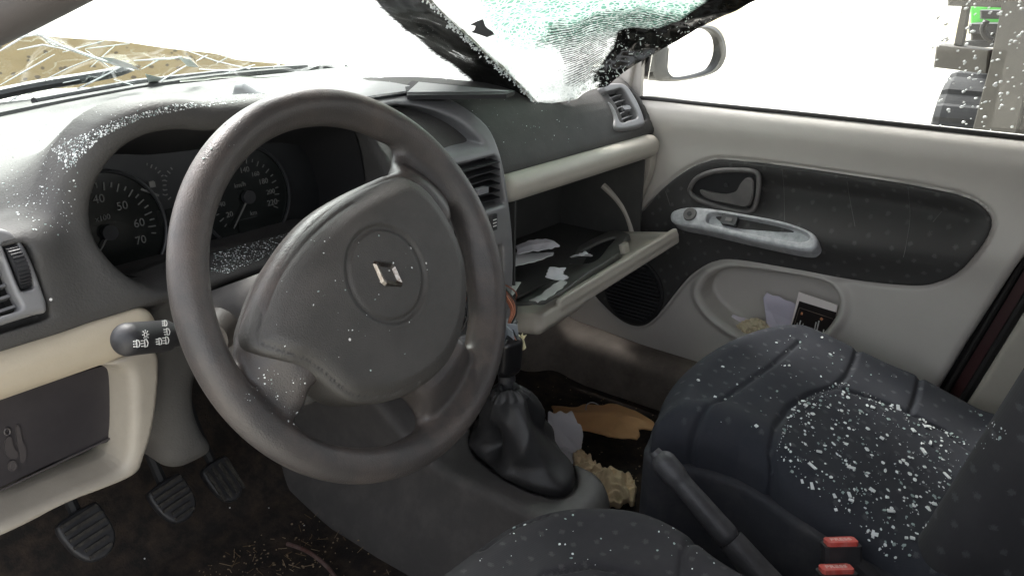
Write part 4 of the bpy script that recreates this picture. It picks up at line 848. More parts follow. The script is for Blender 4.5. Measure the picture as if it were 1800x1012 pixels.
def crackglass(name, stretch, sc, tint=(.93, .97, .95), bandrot=0.):
    m = bpy.data.materials.new(name); m.use_nodes = True; t = m.node_tree; N = t.nodes; L = t.links
    mx, o = glassmat(m, tint, .10)
    at = N.new('ShaderNodeAttribute'); at.attribute_name = 'mask'; sp = N.new('ShaderNodeSeparateColor'); L.new(at.outputs['Color'], sp.inputs[0])
    tc = N.new('ShaderNodeTexCoord'); mp = N.new('ShaderNodeMapping'); mp.inputs['Scale'].default_value = stretch; mp.inputs['Rotation'].default_value = (.3, .5, .6); L.new(tc.outputs['Object'], mp.inputs[0])
    wn = N.new('ShaderNodeTexNoise'); wn.inputs['Scale'].default_value = 7; L.new(mp.outputs[0], wn.inputs['Vector'])
    va = N.new('ShaderNodeVectorMath'); va.operation = 'MULTIPLY_ADD'; va.inputs[1].default_value = (.06, .06, .06); L.new(wn.outputs['Color'], va.inputs[0]); L.new(mp.outputs[0], va.inputs[2])
    def lines(scale, wd):
        v = N.new('ShaderNodeTexVoronoi'); v.feature = 'DISTANCE_TO_EDGE'; v.inputs['Scale'].default_value = scale; L.new(va.outputs[0], v.inputs['Vector'])
        r = N.new('ShaderNodeMapRange'); r.inputs['From Min'].default_value = wd*.4; r.inputs['From Max'].default_value = wd; r.inputs['To Min'].default_value = 1; r.inputs['To Max'].default_value = 0; L.new(v.outputs['Distance'], r.inputs['Value']); return r.outputs['Result']
    def M2(op, a, b):
        q = N.new('ShaderNodeMath'); q.operation = op; q.use_clamp = True
        for k, x in enumerate((a, b)):
            if isinstance(x, (int, float)): q.inputs[k].default_value = x
            else: L.new(x, q.inputs[k])
        return q.outputs[0]
    l1, l2, l3 = lines(sc, .030), lines(sc*3.3, .07), lines(sc*8, .14)
    nz2 = N.new('ShaderNodeTexNoise'); nz2.inputs['Scale'].default_value = 22; nz2.inputs['Detail'].default_value = 8; nz2.inputs['Roughness'].default_value = .75; L.new(tc.outputs['Object'], nz2.inputs['Vector'])
    cz = sp.outputs[1]; fr = sp.outputs[0]
    thr = M2('SUBTRACT', cz, M2('MULTIPLY', nz2.outputs['Fac'], .8)); haze = M2('MULTIPLY', thr, 4.0)
    cr = M2('MAXIMUM', M2('MAXIMUM', M2('MULTIPLY', l1, .9), M2('MULTIPLY', l2, M2('MULTIPLY', cz, 1.6))), M2('MULTIPLY', l3, M2('MULTIPLY', M2('SUBTRACT', cz, .3), 1.6)))
    cr = M2('MULTIPLY', cr, M2('ADD', M2('MULTIPLY', cz, 2.5), .0))
    white = M2('MAXIMUM', cr, haze)
    pw = N.new('ShaderNodeBsdfPrincipled'); pw.inputs['Roughness'].default_value = .25
    gm = N.new('ShaderNodeMix'); gm.data_type = 'RGBA'; gm.inputs['A'].default_value = (.80, .82, .81, 1); gm.inputs['B'].default_value = (.20, .38, .31, 1); L.new(sp.outputs[2], gm.inputs['Factor'])
    L.new(gm.outputs['Result'], pw.inputs['Base Color'])
    lw = N.new('ShaderNodeMix'); lw.data_type = 'RGBA'; lw.inputs['B'].default_value = (.95, .97, .96, 1); L.new(gm.outputs['Result'], lw.inputs['A']); L.new(M2('MULTIPLY', M2('MAXIMUM', l2, l3), .85), lw.inputs['Factor']); L.new(lw.outputs['Result'], pw.inputs['Base Color'])
    trl = N.new('ShaderNodeBsdfTranslucent'); L.new(lw.outputs['Result'], trl.inputs[0]); ms = N.new('ShaderNodeMixShader'); ms.inputs[0].default_value = .55; L.new(pw.outputs[0], ms.inputs[1]); L.new(trl.outputs[0], ms.inputs[2])
    ma = N.new('ShaderNodeMixShader'); L.new(white, ma.inputs[0]); L.new(mx.outputs[0], ma.inputs[1]); L.new(ms.outputs[0], ma.inputs[2])
    bl = N.new('ShaderNodeBsdfPrincipled'); bl.inputs['Base Color'].default_value = (.012, .012, .011, 1); bl.inputs['Roughness'].default_value = .12
    # serrated fade of the black border plus cracks showing through it
    uv = N.new('ShaderNodeAttribute'); uv.attribute_name = 'sheet'
    def strk(sx, sy, det, rot, rough=.7):
        mq = N.new('ShaderNodeMapping'); mq.inputs['Scale'].default_value = (sx, sy, 1); mq.inputs['Rotation'].default_value = (0, 0, rot); L.new(uv.outputs['Vector'], mq.inputs[0])
        q = N.new('ShaderNodeTexNoise'); q.inputs['Scale'].default_value = 1; q.inputs['Detail'].default_value = det; q.inputs['Roughness'].default_value = rough; L.new(mq.outputs[0], q.inputs['Vector']); return q.outputs['Fac']
    teeth = strk(30, 230, 3, bandrot); scr = strk(45, 160, 7, bandrot+.5, .8); scr2 = strk(150, 30, 6, bandrot+.2, .75); blob = strk(14, 10, 3, 0)
    fk = M2('MULTIPLY', M2('SUBTRACT', M2('ADD', fr, M2('MULTIPLY', M2('SUBTRACT', teeth, .5), 1.5)), .45), 9.0)
    g1 = M2('MULTIPLY', M2('SUBTRACT', scr, .60), 9.0); g2 = M2('MULTIPLY', M2('SUBTRACT', scr2, .63), 8.0)
    gb_ = M2('MULTIPLY', M2('SUBTRACT', blob, .42), 5.0)
    fk = M2('MULTIPLY', fk, M2('SUBTRACT', 1.0, M2('MULTIPLY', M2('MULTIPLY', M2('MAXIMUM', g1, g2), gb_), .7)))
    # ruled hatching of the border print where it thins out
    su = N.new('ShaderNodeSeparateXYZ'); L.new(uv.outputs['Vector'], su.inputs[0])
    ph = M2('ADD', 0.0, 0.0); q1 = N.new('ShaderNodeMath'); q1.operation = 'MULTIPLY_ADD'; q1.inputs[1].default_value = 60; L.new(su.outputs[0], q1.inputs[0]); q0 = N.new('ShaderNodeMath'); q0.operation = 'MULTIPLY'; q0.inputs[1].default_value = 400; L.new(su.outputs[1], q0.inputs[0]); L.new(q0.outputs[0], q1.inputs[2])
    q2 = N.new('ShaderNodeMath'); q2.operation = 'ADD'; L.new(q1.outputs[0], q2.inputs[0]); q3 = N.new('ShaderNodeMath'); q3.operation = 'MULTIPLY'; q3.inputs[1].default_value = 9; L.new(teeth, q3.inputs[0]); L.new(q3.outputs[0], q2.inputs[1])
    sn_ = N.new('ShaderNodeMath'); sn_.operation = 'SINE'; L.new(q2.outputs[0], sn_.inputs[0])
    hat = M2('MULTIPLY', M2('ADD', sn_.outputs[0], .15), 2.5); hat = M2('MULTIPLY', hat, M2('MULTIPLY', M2('SUBTRACT', M2('ADD', at.outputs['Alpha'], M2('MULTIPLY', M2('SUBTRACT', blob, .5), 1.6)), .35), 4.0))
    fk = M2('MAXIMUM', fk, M2('MULTIPLY', hat, .9))
    mf = N.new('ShaderNodeMixShader'); L.new(fk, mf.inputs[0]); L.new(ma.outputs[0], mf.inputs[1]); L.new(bl.outputs[0], mf.inputs[2])
    L.new(mf.outputs[0], o.inputs[0]); return m
ws = thing('shattered_windscreen', 'shattered windscreen peeled inward with black border resting on the dashboard', 'windscreen', (.1, .6, .75))
M_cr1 = crackglass('cracked_glass_left', (1, 1, 1), 9., bandrot=0.)
M_cr2 = crackglass('cracked_glass_right', (1, 1, 2.2), 12.)
ctrlA = [[(-260, -330, .78), (100, -330, .84), (380, -330, .88), (560, -330, .88), (610, -330, .88), (655, -330, .88), (690, -330, .88)],
         [(-260, -120, .90), (100, -110, 1.0), (380, -100, 1.05), (560, -90, 1.08), (610, -80, 1.08), (655, -75, 1.07), (690, -80, 1.06)],
         [(-260, 0, 1.05), (100, -10, 1.15), (380, 0, 1.20), (560, 0, 1.20), (640, 0, 1.18), (700, 0, 1.16), (757, 0, 1.13)],
         [(-260, 120, 1.15), (100, 90, 1.27), (380, 70, 1.36), (600, 60, 1.36), (715, 70, 1.33), (780, 72, 1.29), (832, 75, 1.25)],
         [(-260, 190, 1.20), (100, 145, 1.33), (380, 110, 1.46), (640, 110, 1.47), (790, 130, 1.43), (850, 128, 1.39), (895, 132, 1.36)],
         [(-260, 258, 1.20), (50, 192, 1.35), (350, 140, 1.52), (620, 140, 1.56), (810, 156, 1.50), (890, 172, 1.465), (944, 183, 1.44)]]
def maskA(U, W_):
    fr = sst(.645, .80, U)*1.0; cz = .02+.98*sst(.40, .60, U); cz = cz*(1-.75*sst(.72, .9, U)); gr = .25*sst(.6, .75, U)*sst(.7, 1., W_)
    return fr, cz, gr, 0*fr
sheet('torn_sheet', ctrlA, 190, 137, M_cr1, maskA, ws, .004)
ctrlB = [[(690, -330, .88), (850, -340, .92), (1040, -340, .98), (1220, -340, 1.04), (1420, -330, 1.10)],
         [(690, -80, 1.06), (850, -110, 1.10), (1040, -110, 1.18), (1220, -100, 1.25), (1420, -70, 1.30)],
         [(757, 0, 1.13), (880, -10, 1.22), (1040, -20, 1.30), (1190, -20, 1.34), (1318, 0, 1.36)],
         [(832, 75, 1.25), (900, 65, 1.34), (1020, 50, 1.42), (1120, 35, 1.46), (1208, 62, 1.47)],
         [(895, 132, 1.36), (950, 125, 1.44), (1030, 105, 1.50), (1085, 80, 1.53), (1132, 104, 1.53)],
         [(944, 183, 1.44), (975, 181, 1.47), (1008, 174, 1.50), (1035, 158, 1.53), (1062, 146, 1.555)]]
def maskB(U, W_):
    fr = .95*sst(.80, .92, U)*sst(-.2, .0, W_)+.95*sst(.62, .74, U)*sst(.50, .62, W_)*(1-sst(.90, .97, W_)*.8)
    cz = .50+.3*sst(.35, .1, U)+.15*np.sin(U*9+W_*5)+.25*sst(.5, .8, W_)*sst(.6, .3, U); gr = 1.0*sst(.08, .25, U)*sst(.72, .45, W_)
    return np.clip(fr, 0, 1), np.clip(cz+.6*gr, 0, 1)*(1-.2*sst(.7, .9, U)), gr, sst(.18, .60, U)*sst(.28, .55, W_)*(1-sst(.84, .97, W_))
sB, VB, nB = sheet('crumpled_sheet', ctrlB, 170, 162, M_cr2, maskB, ws, .006); VB = VB[32:]
# long cracks as raised ridges on the left sheet, and large splinters
M_crk = mat('crack_white', (.85, .87, .86), .3)
mb = MB(); PA = patch(ctrlA, 190, 110); 
def onA(px, py):                                       # nearest point of sheet A to a survey ray
    r = nz(ray(px, py)); d = PA-CAM; c = np.linalg.norm(np.cross(d, r), axis=2); j, i = np.unravel_index(c.argmin(), c.shape); t = (PA[j, i]-CAM)@r; return CAM+r*(t-.004)
for pts, wd in [([(0, 90), (50, 60)], 1.4), ([(30, 88), (75, 79), (120, 88)], 1.2), ([(60, 58), (110, 82), (160, 100), (235, 124)], 2.2), ([(100, 174), (160, 145), (213, 118)], 1.3), ([(0, 190), (45, 160), (98, 138)], 1.2), ([(110, 92), (183, 72)], .9), ([(150, 86), (228, 77)], .8), ([(235, 107), (300, 103), (320, 100)], 1.6), ([(248, 122), (290, 100)], .9), ([(282, 143), (330, 114)], 1.3), ([(395, 130), (448, 114)], 1.2), ([(420, 123), (405, 125), (350, 122)], 1.), ([(345, 108), (365, 97)], .9), ([(200, 140), (240, 152)], .8), ([(5, 72), (60, 62), (95, 62)], 1.), ([(70, 60), (90, 78), (110, 82)], 1.5), ([(160, 118), (205, 78)], .7), ([(480, 119), (492, 114)], 1.0), ([(300, 62), (340, 78), (420, 96)], .7), ([(0, 150), (96, 96)], 1.), ([(20, 60), (0, 75)], 1.1), ([(150, 88), (205, 128)], .8), ([(60, 150), (120, 120), (170, 100)], .8), ([(330, 90), (380, 108), (440, 122)], 1.), ([(25, 175), (90, 150), (140, 140)], .9), ([(380, 112), (410, 96)], .8)]:
    q = [onA(*p) for p in [tuple(np.array(a)*(1-t)+np.array(b)*t) for a, b in zip(pts[:-1], pts[1:]) for t in np.linspace(0, 1, 7)[:-1]]+[pts[-1]]]; mb.tube(q, [.0006*wd+.0006*wd*math.sin(math.pi*k/(len(q)-1)) for k in range(len(q))], 5)
for poly in [[(170, 100), (200, 103), (228, 112), (248, 124), (215, 118)], [(312, 100), (335, 105), (350, 119), (330, 117)], [(255, 130), (288, 138), (272, 147), (262, 146)]]:
    mb.prism([onA(*p) for p in poly], nz(CAM-onA(*poly[0]))*.001)
mb.out('crack_lines', M_crk, ws)
# border teeth and splinters along the peeled edge
mb = MB(); rs_ = random.Random(11); q_ = [VB[j, 0] for j in range(0, 130, 1)]
for k in range(420):
    j = rs_.randrange(10, 129); p = VB[j, 0]+np.array([rs_.gauss(-.003, .004), rs_.uniform(-.003, .003), rs_.gauss(0, .003)]); s_ = rs_.uniform(.0006, .0024)
    R = np.array(Matrix.Rotation(rs_.uniform(0, 6), 3, Vector((rs_.random(), rs_.random(), rs_.random()+.1)).normalized())); mb.box(p, (s_, s_*.6, .0008), R)
for k in range(420):
    j = rs_.randrange(50, 129); i = rs_.randrange(60, 169); p = VB[j, i]-nz(ray(1000, 120))*.004; s_ = .0005+.0026*rs_.random()**3
    R = np.array(Matrix.Rotation(rs_.uniform(0, 6), 3, Vector((rs_.random(), rs_.random(), rs_.random()+.1)).normalized())); mb.box(p, (s_*rs_.uniform(.8, 2.2), s_*rs_.uniform(.25, .7), .0004), R)
mb.out('splinters', M_glassbit, ws)['kind'] = 'stuff'
mb = MB(); q = [CAM+ray(*p)*1.17 for p in [(826, 44), (838, 38), (849, 34), (853, 46), (857, 50), (866, 56), (869, 61), (856, 66), (842, 61), (828, 57), (834, 53), (836, 46)]]; mb.prism(q, nz(ray(846, 50))*-.006, .001); mb.out('mirror_mount', M_dark, ws)
mb = MB(); pz = .742; q = [P(x, y, 'z', pz) for x, y in [(712, 152), (724, 142), (735, 143), (800, 152), (885, 163), (880, 167), (800, 168), (716, 168)]]
mb.prism([P(x, y, 'z', pz) for x, y in [(712, 152), (724, 142), (905, 160), (890, 166), (716, 168)]], (0, 0, -.006)); mb.prism([P(x, y, 'z', pz+.0015) for x, y in [(736, 144), (895, 160), (885, 160), (716, 162)]], (0, 0, -.001), 0, 1)
pl_ = mb.out('loose_plate', [M_black, M_con]); tag(pl_, 'dark grey plate with black rim lying on the dashboard under the glass', 'trim plate')

# ================================================================== OUTSIDE
GZ = -.31
def gmat():
    m = mat('pale_concrete', (.46, .44, .385), .8, dust=.5, dcol=(.40, .38, .33), dscale=.6, var=.08)
    t = m.node_tree; N = t.nodes; L = t.links; b = N['Principled BSDF']; src = b.inputs['Base Color'].links[0].from_socket; tc = [n for n in N if n.type == 'TEX_COORD'][0]
    c = P(1400, 34, 'z', GZ); mp = N.new('ShaderNodeMapping'); mp.vector_type = 'TEXTURE'; mp.inputs['Location'].default_value = (c[0], c[1], GZ); mp.inputs['Rotation'].default_value = (0, 0, math.atan2(c[1]-CAM[1], c[0]-CAM[0])); mp.inputs['Scale'].default_value = (16, 8, 10); L.new(tc.outputs['Object'], mp.inputs[0])
    g = N.new('ShaderNodeTexGradient'); g.gradient_type = 'QUADRATIC_SPHERE'; L.new(mp.outputs[0], g.inputs[0]); n = N.new('ShaderNodeTexNoise'); n.inputs['Scale'].default_value = .35; n.inputs['Detail'].default_value = 6; L.new(tc.outputs['Object'], n.inputs[0])
    q = N.new('ShaderNodeMath'); q.operation = 'MULTIPLY'; L.new(g.outputs['Fac'], q.inputs[0]); L.new(n.outputs['Fac'], q.inputs[1]); r = N.new('ShaderNodeMapRange'); r.inputs['From Max'].default_value = .08; L.new(q.outputs[0], r.inputs['Value'])
    x = N.new('ShaderNodeMix'); x.data_type = 'RGBA'; x.inputs['B'].default_value = (.22, .185, .10, 1); L.new(src, x.inputs['A']); L.new(r.outputs['Result'], x.inputs['Factor']); L.new(x.outputs['Result'], b.inputs['Base Color']); return m
o = mk('ground', [(-300, -300, GZ), (300, -300, GZ), (300, 300, GZ), (-300, 300, GZ)], [[0, 1, 2, 3]], gmat(), smooth=False); tag(o, kind='structure')
M_sand = mat('leaf_strewn_sand', (.165, .118, .054), .95, var=.25, dscale=1.2)
t = M_sand.node_tree; N = t.nodes; L = t.links; b = N['Principled BSDF']; src = b.inputs['Base Color'].links[0].from_socket; tc = [n for n in N if n.type == 'TEX_COORD'][0]
vr = N.new('ShaderNodeTexVoronoi'); vr.inputs['Scale'].default_value = 8.5; L.new(tc.outputs['Object'], vr.inputs['Vector']); nn = N.new('ShaderNodeTexNoise'); nn.inputs['Scale'].default_value = 14; nn.inputs['Detail'].default_value = 4; L.new(tc.outputs['Object'], nn.inputs['Vector'])
ad = N.new('ShaderNodeMath'); ad.operation = 'MULTIPLY_ADD'; ad.inputs[1].default_value = .5; L.new(nn.outputs['Fac'], ad.inputs[0]); L.new(vr.outputs['Distance'], ad.inputs[2])
lt = N.new('ShaderNodeMapRange'); lt.inputs['From Min'].default_value = .42; lt.inputs['From Max'].default_value = .50; lt.inputs['To Min'].default_value = .85; lt.inputs['To Max'].default_value = 0; L.new(ad.outputs[0], lt.inputs['Value'])
mx = N.new('ShaderNodeMix'); mx.data_type = 'RGBA'; mx.inputs['B'].default_value = (.028, .017, .009, 1); L.new(src, mx.inputs['A']); L.new(lt.outputs['Result'], mx.inputs['Factor']); L.new(mx.outputs['Result'], b.inputs['Base Color'])
b0 = P(250, 150, 'z', GZ); bh = nz([CAM[0]-b0[0], CAM[1]-b0[1], 0]); bn = nz(bh*math.sin(.70)+np.array([0, 0, math.cos(.70)]))
mb = MB(); mb.prism([PN(x, y, b0, bn) for x, y in crs([(-300, 40), (-100, 46), (0, 56), (130, 68), (200, 72), (300, 86), (380, 95), (420, 106), (520, 116), (600, 140), (560, 210), (200, 260), (-300, 300)], 3)], -bh*1.0-np.array([0, 0, 2.2]))
o = mb.out('sand_bank', M_sand); tag(o, kind='structure')
# loader beyond the passenger window
XL = 4.3
ld = thing('forklift', 'dusty grey steel forklift mast with black tyre and bright green bodywork', 'forklift', (XL, .1, GZ))
M_steel = mat('dusty_steel', (.050, .046, .039), .65, dust=.7, dcol=(.075, .070, .058), dscale=5)
M_tyre = mat('tyre_rubber', (.014, .015, .017), .8, dust=.6, dcol=(.035, .035, .035), dscale=6)
def beam(name, pts, x, d, m): mb = MB(); mb.prism([P(a, b, 'x', x) for a, b in pts], (d, 0, 0), .01); return mb.out(name, m, ld)
beam('mast_rail', [(1798, -80), (1860, -80), (1768, 300), (1690, 300), (1738, 120), (1762, 0)], XL, .25, M_steel)
beam('mast_rail', [(1855, -60), (1910, -60), (1830, 300), (1765, 300), (1790, 150), (1820, 40)], XL+.12, .2, M_steel)
beam('crossbar', [(1645, 82), (1650, 79), (1740, 89), (1735, 130), (1640, 119)], XL+.05, .16, M_steel)
beam('crossbar', [(1668, -40), (1790, -30), (1762, 14), (1665, 11)], XL+.05, .16, M_steel)
beam('crossbar', [(1785, 85), (1830, 88), (1830, 145), (1780, 140)], XL+.2, .14, M_steel)
beam('upright', [(1690, 10), (1702, 12), (1690, 84), (1676, 80)], XL+.1, .08, M_steel)
mb = MB(); q = P(1722, 150, 'x', XL+.55); R_ = .62
prof = [(-.13, R_-.06), (-.13, R_-.02), (-.10, R_), (.10, R_), (.13, R_-.02), (.13, R_-.06)]
cy_ = P(1760, 240, 'x', XL+.6); vv = []; ff = []; n_ = 64
cw = np.array([XL+.6, cy_[1]-.10, GZ+R_])
R_ = .335; TY0 = P(1655, 190, 'x', XL+.5)[1]; TWd = .30
prof = [(0, R_*.55), (0, R_-.05), (-.015, R_-.015), (-.05, R_), (-TWd+.05, R_), (-TWd+.015, R_-.015), (-TWd, R_-.05), (-TWd, R_*.55)]
vv = []; ff = []; n_ = 96; m_ = len(prof)
for k in range(n_):
    a = 2*math.pi*k/n_
    for j, (dy, r) in enumerate(prof): lug = (.016 if (k % 8) < 4 and 2 <= j <= 5 else 0); vv.append((XL+.55+(r+lug)*math.cos(a), TY0+dy, GZ+R_+.015+(r+lug)*math.sin(a)))
for k in range(n_):
    for j in range(m_-1): a = k*m_+j; b = ((k+1) % n_)*m_+j; ff.append([a, a+1, b+1, b])
ty = mk('tyre', vv, ff, M_tyre, ld, smooth=False)
mb = MB(); mb.tube([(XL+.55, TY0-.02, GZ+R_+.015), (XL+.55, TY0-TWd+.02, GZ+R_+.015)], R_*.56, 32); mb.out('tyre_rim', M_steel, ty, True)
M_green = mat('green_bodywork', (.09, .50, .07), .4, var=.1)
def bx_(name, px0, py0, px1, py1, x, d, m, bev=.01):
    q = [P(px0, py0, 'x', x), P(px1, py0, 'x', x), P(px1, py1, 'x', x), P(px0, py1, 'x', x)]; mb = MB(); mb.prism(q, (d, 0, 0), bev); return mb.out(name, m, ld)
bx_('body_panel', 1705, 12, 1800, 43, XL+.7, .9, M_green); bx_('body_panel', 1735, 30, 1800, 60, XL+.75, .7, M_green)
bx_('axle_housing', 1702, 42, 1790, 60, XL+.45, .3, M_dark); bx_('axle_housing', 1706, 60, 1790, 74, XL+.5, .3, M_steel); bx_('axle_housing', 1696, 72, 1790, 84, XL+.42, .3, M_dark)
bx_('chassis', 1745, 60, 1860, 240, XL+.8, .8, M_dark); bx_('tilt_cylinder', 1722, 18, 1780, 34, XL+.4, .08, M_dark)
mb = MB(); mb.tube(crs([P(1735, 36, 'x', XL+.35), P(1728, 50, 'x', XL+.35), P(1733, 64, 'x', XL+.35), P(1745, 72, 'x', XL+.35)], 5, False), .018, 8); mb.out('hydraulic_hose', M_foamrub, ld, True)
# droplets on the pane
mb = MB(); rd = random.Random(5)
def bead(mb, p, n, s, el=1.5):
    n = nz(n); a = nz(np.cross(n, [.3, .2, 1.])); b = np.cross(n, a); th = rd.uniform(0, .9); a, b = a*math.cos(th)+b*math.sin(th), b*math.cos(th)-a*math.sin(th)
    r1 = [p+s*(a*math.cos(t)*el+b*math.sin(t)) for t in np.linspace(0, 2*math.pi, 8)[:-1]]; r2 = [p+n*s*.5+(q-p)*.6 for q in r1]
    mb.add(r1+r2, [[i, (i+1) % 7, 7+(i+1) % 7, 7+i] for i in range(7)]+[[7+i for i in range(7)]])
for k in range(150):
    px, py = rd.uniform(1640, 1830), rd.uniform(-20, 236); bead(mb, P(px, py, 'x', .6995), (-1, 0, 0), rd.choice([.0010, .0013, .0017, .0022]), rd.uniform(1.1, 2.2))
for k in range(40): bead(mb, P(rd.uniform(1150, 1640), rd.uniform(0, 200), 'x', .6995), (-1, 0, 0), rd.choice([.0006, .0009]), 1.3)
tag(mb.out('water_droplets', M_glassbit), 'white water droplets on the passenger window pane', 'droplets', kind='stuff')

# ================================================================== FRAGMENTS AND LITTER
def inpoly(x, y, pts): return poly2(np.array(x), np.array(y), pts) < 0
def crumb(mb, p, n, s, rnd, two=False):
    n = nz(n); a = nz(np.cross(n, [rnd.uniform(-1, 1), rnd.uniform(-1, 1), .3])); b = np.cross(n, a); k = rnd.randint(4, 6)
    el = rnd.uniform(.45, 1.); t0 = rnd.uniform(0, 6); tl = n+a*rnd.uniform(-.5, .5)+b*rnd.uniform(-.5, .5); tl = nz(tl)
    r1 = [p+s*(a*math.cos(t0+t*6.283/k)*rnd.uniform(.7, 1.2)+b*el*math.sin(t0+t*6.283/k)) for t in range(k)]; r2 = [q+tl*s*rnd.uniform(.35, .6) for q in r1]
    mb.add(r1+r2, [[i, (i+1) % k, k+(i+1) % k, k+i] for i in range(k)]+[[k+i for i in range(k)], [i for i in range(k)][::-1]], (1 if rnd.random() < .35 else 0) if two else 0)
def scatter(name, objs, regions, mats_, label, seed, sz=(.0009, .0042), lift=0., cat='glass fragments', parent=None):
    tr_ = bvh(objs); rnd = random.Random(seed); mb = MB()
    for poly, n in regions:
        poly = np.array(poly, float); lo, hi = poly.min(0), poly.max(0); c = 0; tries = 0
        while c < n and tries < n*30:
            tries += 1; px, py = rnd.uniform(lo[0], hi[0]), rnd.uniform(lo[1], hi[1])
            if not inpoly(px, py, poly): continue
            h = hit(tr_, px, py)
            if h is None: c += 1; continue
            s_ = sz[0]+(sz[1]-sz[0])*rnd.random()**2.9; crumb(mb, h[0]+h[1]*s_*.1, h[1], s_, rnd, True); c += 1
    return tag(mb.out(name, [mats_, M_glass2]), label, cat, kind='stuff')
bpy.context.view_layer.update()
dp = [o for o in dash.children if o.name.startswith('dash_pad')][0]
seatreg = [(1372, 762), (1392, 718), (1430, 692), (1472, 678), (1560, 706), (1640, 742), (1712, 790), (1690, 830), (1640, 905), (1605, 960), (1590, 1000), (1540, 965), (1480, 905), (1410, 850), (1362, 806)]
scatter('glass_crumbs', [pcush, pb], [(seatreg, 560), ([(1470, 678), (1720, 792), (1715, 780), (1480, 670)], 60), ([(1362, 806), (1372, 760), (1400, 708), (1470, 672), (1476, 680), (1400, 725), (1378, 770)], 55), ([(1200, 640), (1420, 580), (1600, 650), (1650, 690), (1480, 660), (1380, 700), (1350, 790), (1220, 720)], 60), ([(1700, 715), (1790, 760), (1730, 790)], 25)], M_glassbit, 'fine white glass crumbs strewn over the passenger seat cushion', 21, (.0006, .0036))
tr_ = bvh([pcush]); rnd = random.Random(9); done = 0
while done < 24:
    px, py = rnd.uniform(1370, 1700), rnd.uniform(690, 960)
    if not inpoly(px, py, seatreg): continue
    h = hit(tr_, px, py)
    if h is None: continue
    mb = MB(); a = nz(np.cross(h[1], [rnd.uniform(-.5, 1), rnd.uniform(-1, .5), 0])); b = np.cross(h[1], a); L_ = rnd.uniform(.003, .0070); W2 = rnd.uniform(.0016, .0028)
    c = h[0]+h[1]*.001; mb.prism([c-a*L_-b*W2, c-a*L_*.8+b*W2, c+a*L_+b*W2*rnd.uniform(.3, 1), c+a*L_*.85-b*W2], h[1]*.0022)
    tag(mb.out('glass_shard', M_glassbit), 'larger white glass shard on the passenger seat cushion', 'glass shard', 'larger shards on the passenger seat'); done += 1
scatter('dash_glass_dust', [dp], [([(90, 262), (200, 212), (300, 185), (420, 168), (500, 158), (505, 163), (420, 180), (330, 192), (250, 208), (180, 240), (120, 300)], 1100), ([(0, 255), (120, 225), (140, 300), (120, 420), (40, 400), (0, 360)], 260), ([(375, 445), (535, 402), (560, 415), (400, 480), (370, 478)], 800), ([(0, 205), (400, 150), (400, 175), (0, 240)], 40), ([(700, 150), (1000, 190), (1040, 250), (900, 260), (780, 200)], 70)], M_glassbit, 'glass dust along the dashboard edge and under the dials', 31, (.0003, .0011))
sw = [o for o in wheel.children]
scatter('wheel_glass_dust', sw, [([(440, 640), (540, 660), (540, 760), (430, 700)], 60), ([(470, 440), (640, 370), (700, 460), (600, 640), (460, 600)], 34), ([(380, 210), (480, 170), (430, 240), (340, 330)], 14), ([(560, 460), (790, 400), (780, 650), (600, 690)], 14)], M_glassbit, 'sparse glass specks on the steering wheel and its cover', 41, (.0003, .0012))
scatter('seat_glass_specks', [dcush], [([(780, 1000), (900, 900), (1180, 900), (1300, 1000)], 46)], M_glassbit, 'sparse glass specks on the driver seat', 51, (.0005, .0024))

def crumple(name, outline3d, n, thick, m, amp, seed, puff=0., res=36, fr_=9, nf=9, lump=False):
    """a crumpled sheet or bag: outline polygon lying in a plane, filled with a displaced grid"""
    o_ = np.array(outline3d, float); c = o_.mean(0); n = nz(n); a = nz(o_[0]-c-n*((o_[0]-c)@n)); b = np.cross(n, a)
    p2 = np.stack([(o_-c)@a, (o_-c)@b], 1); lo, hi = p2.min(0), p2.max(0); h_ = max(hi-lo)/res; pad = h_*2
    xs = np.arange(lo[0]-pad, hi[0]+pad, h_); ys = np.arange(lo[1]-pad, hi[1]+pad, h_)
    def F(X, Y, Z):
        d = poly2(X, Y, p2); s1 = fr_/max(hi-lo)
        rk = random.Random(seed*100+3); ph = 0; p0 = 0
        for k in range(nf): 
            th_ = rk.uniform(0, 3.14); of = rk.uniform(-.4, .4)*max(hi-lo); k_ = rk.choice([-1, 1])*rk.uniform(.4, 1)/max(hi-lo)*3.2; ph = ph+np.abs(X*math.cos(th_)+Y*math.sin(th_)-of)*k_; p0 += (abs(of)+.12*max(hi-lo))*k_
        ph = (ph-p0)/math.sqrt(nf)*3.4; ph = 2.2*np.tanh((ph-.0)/2.2)
        if lump: ph = ph*.4+np.sin(X*s1*2.2+1.3*np.sin(Y*s1*1.7+seed))*np.sin(Y*s1*2.9+seed*2+1.1*np.sin(X*s1*3.1))+.5*np.sin(X*s1*6.3+2*np.sin(Y*s1*4))*np.sin(Y*s1*5.7+2*np.sin(X*s1*3.7))
        z0 = amp*ph; th = thick/2+puff*sst(0, -.25*max(hi-lo), d)
        return smax(d+.25*amp*np.sin(X*s1*4+Y*s1*5), np.abs(Z-z0-th*.6)-th, min(thick, .004))*.8
    M = frame(c, a, b, n); return mks(name, F, (lo[0]-pad, lo[1]-pad, -amp*2-thick-.004), (hi[0]+pad, hi[1]+pad, amp*2.4+thick*1.5+puff*2+.008), min(h_, max(.0012, thick*.6)), m, None, M)
up = (0, 0, 1)
z_ = .062
o = crumple('paper_bag', [P(x, y, 'z', z_) for x, y in [(968, 738), (970, 712), (1000, 722), (1045, 724), (1085, 730), (1118, 742), (1150, 765), (1143, 777), (1120, 775), (1122, 793), (1095, 786), (1050, 772), (1005, 755)]], up, .006, M_kraft, .013, 1.3, .010, 80, 6, 10); tag(o, 'crumpled brown paper bag lying on the passenger floor', 'paper bag')
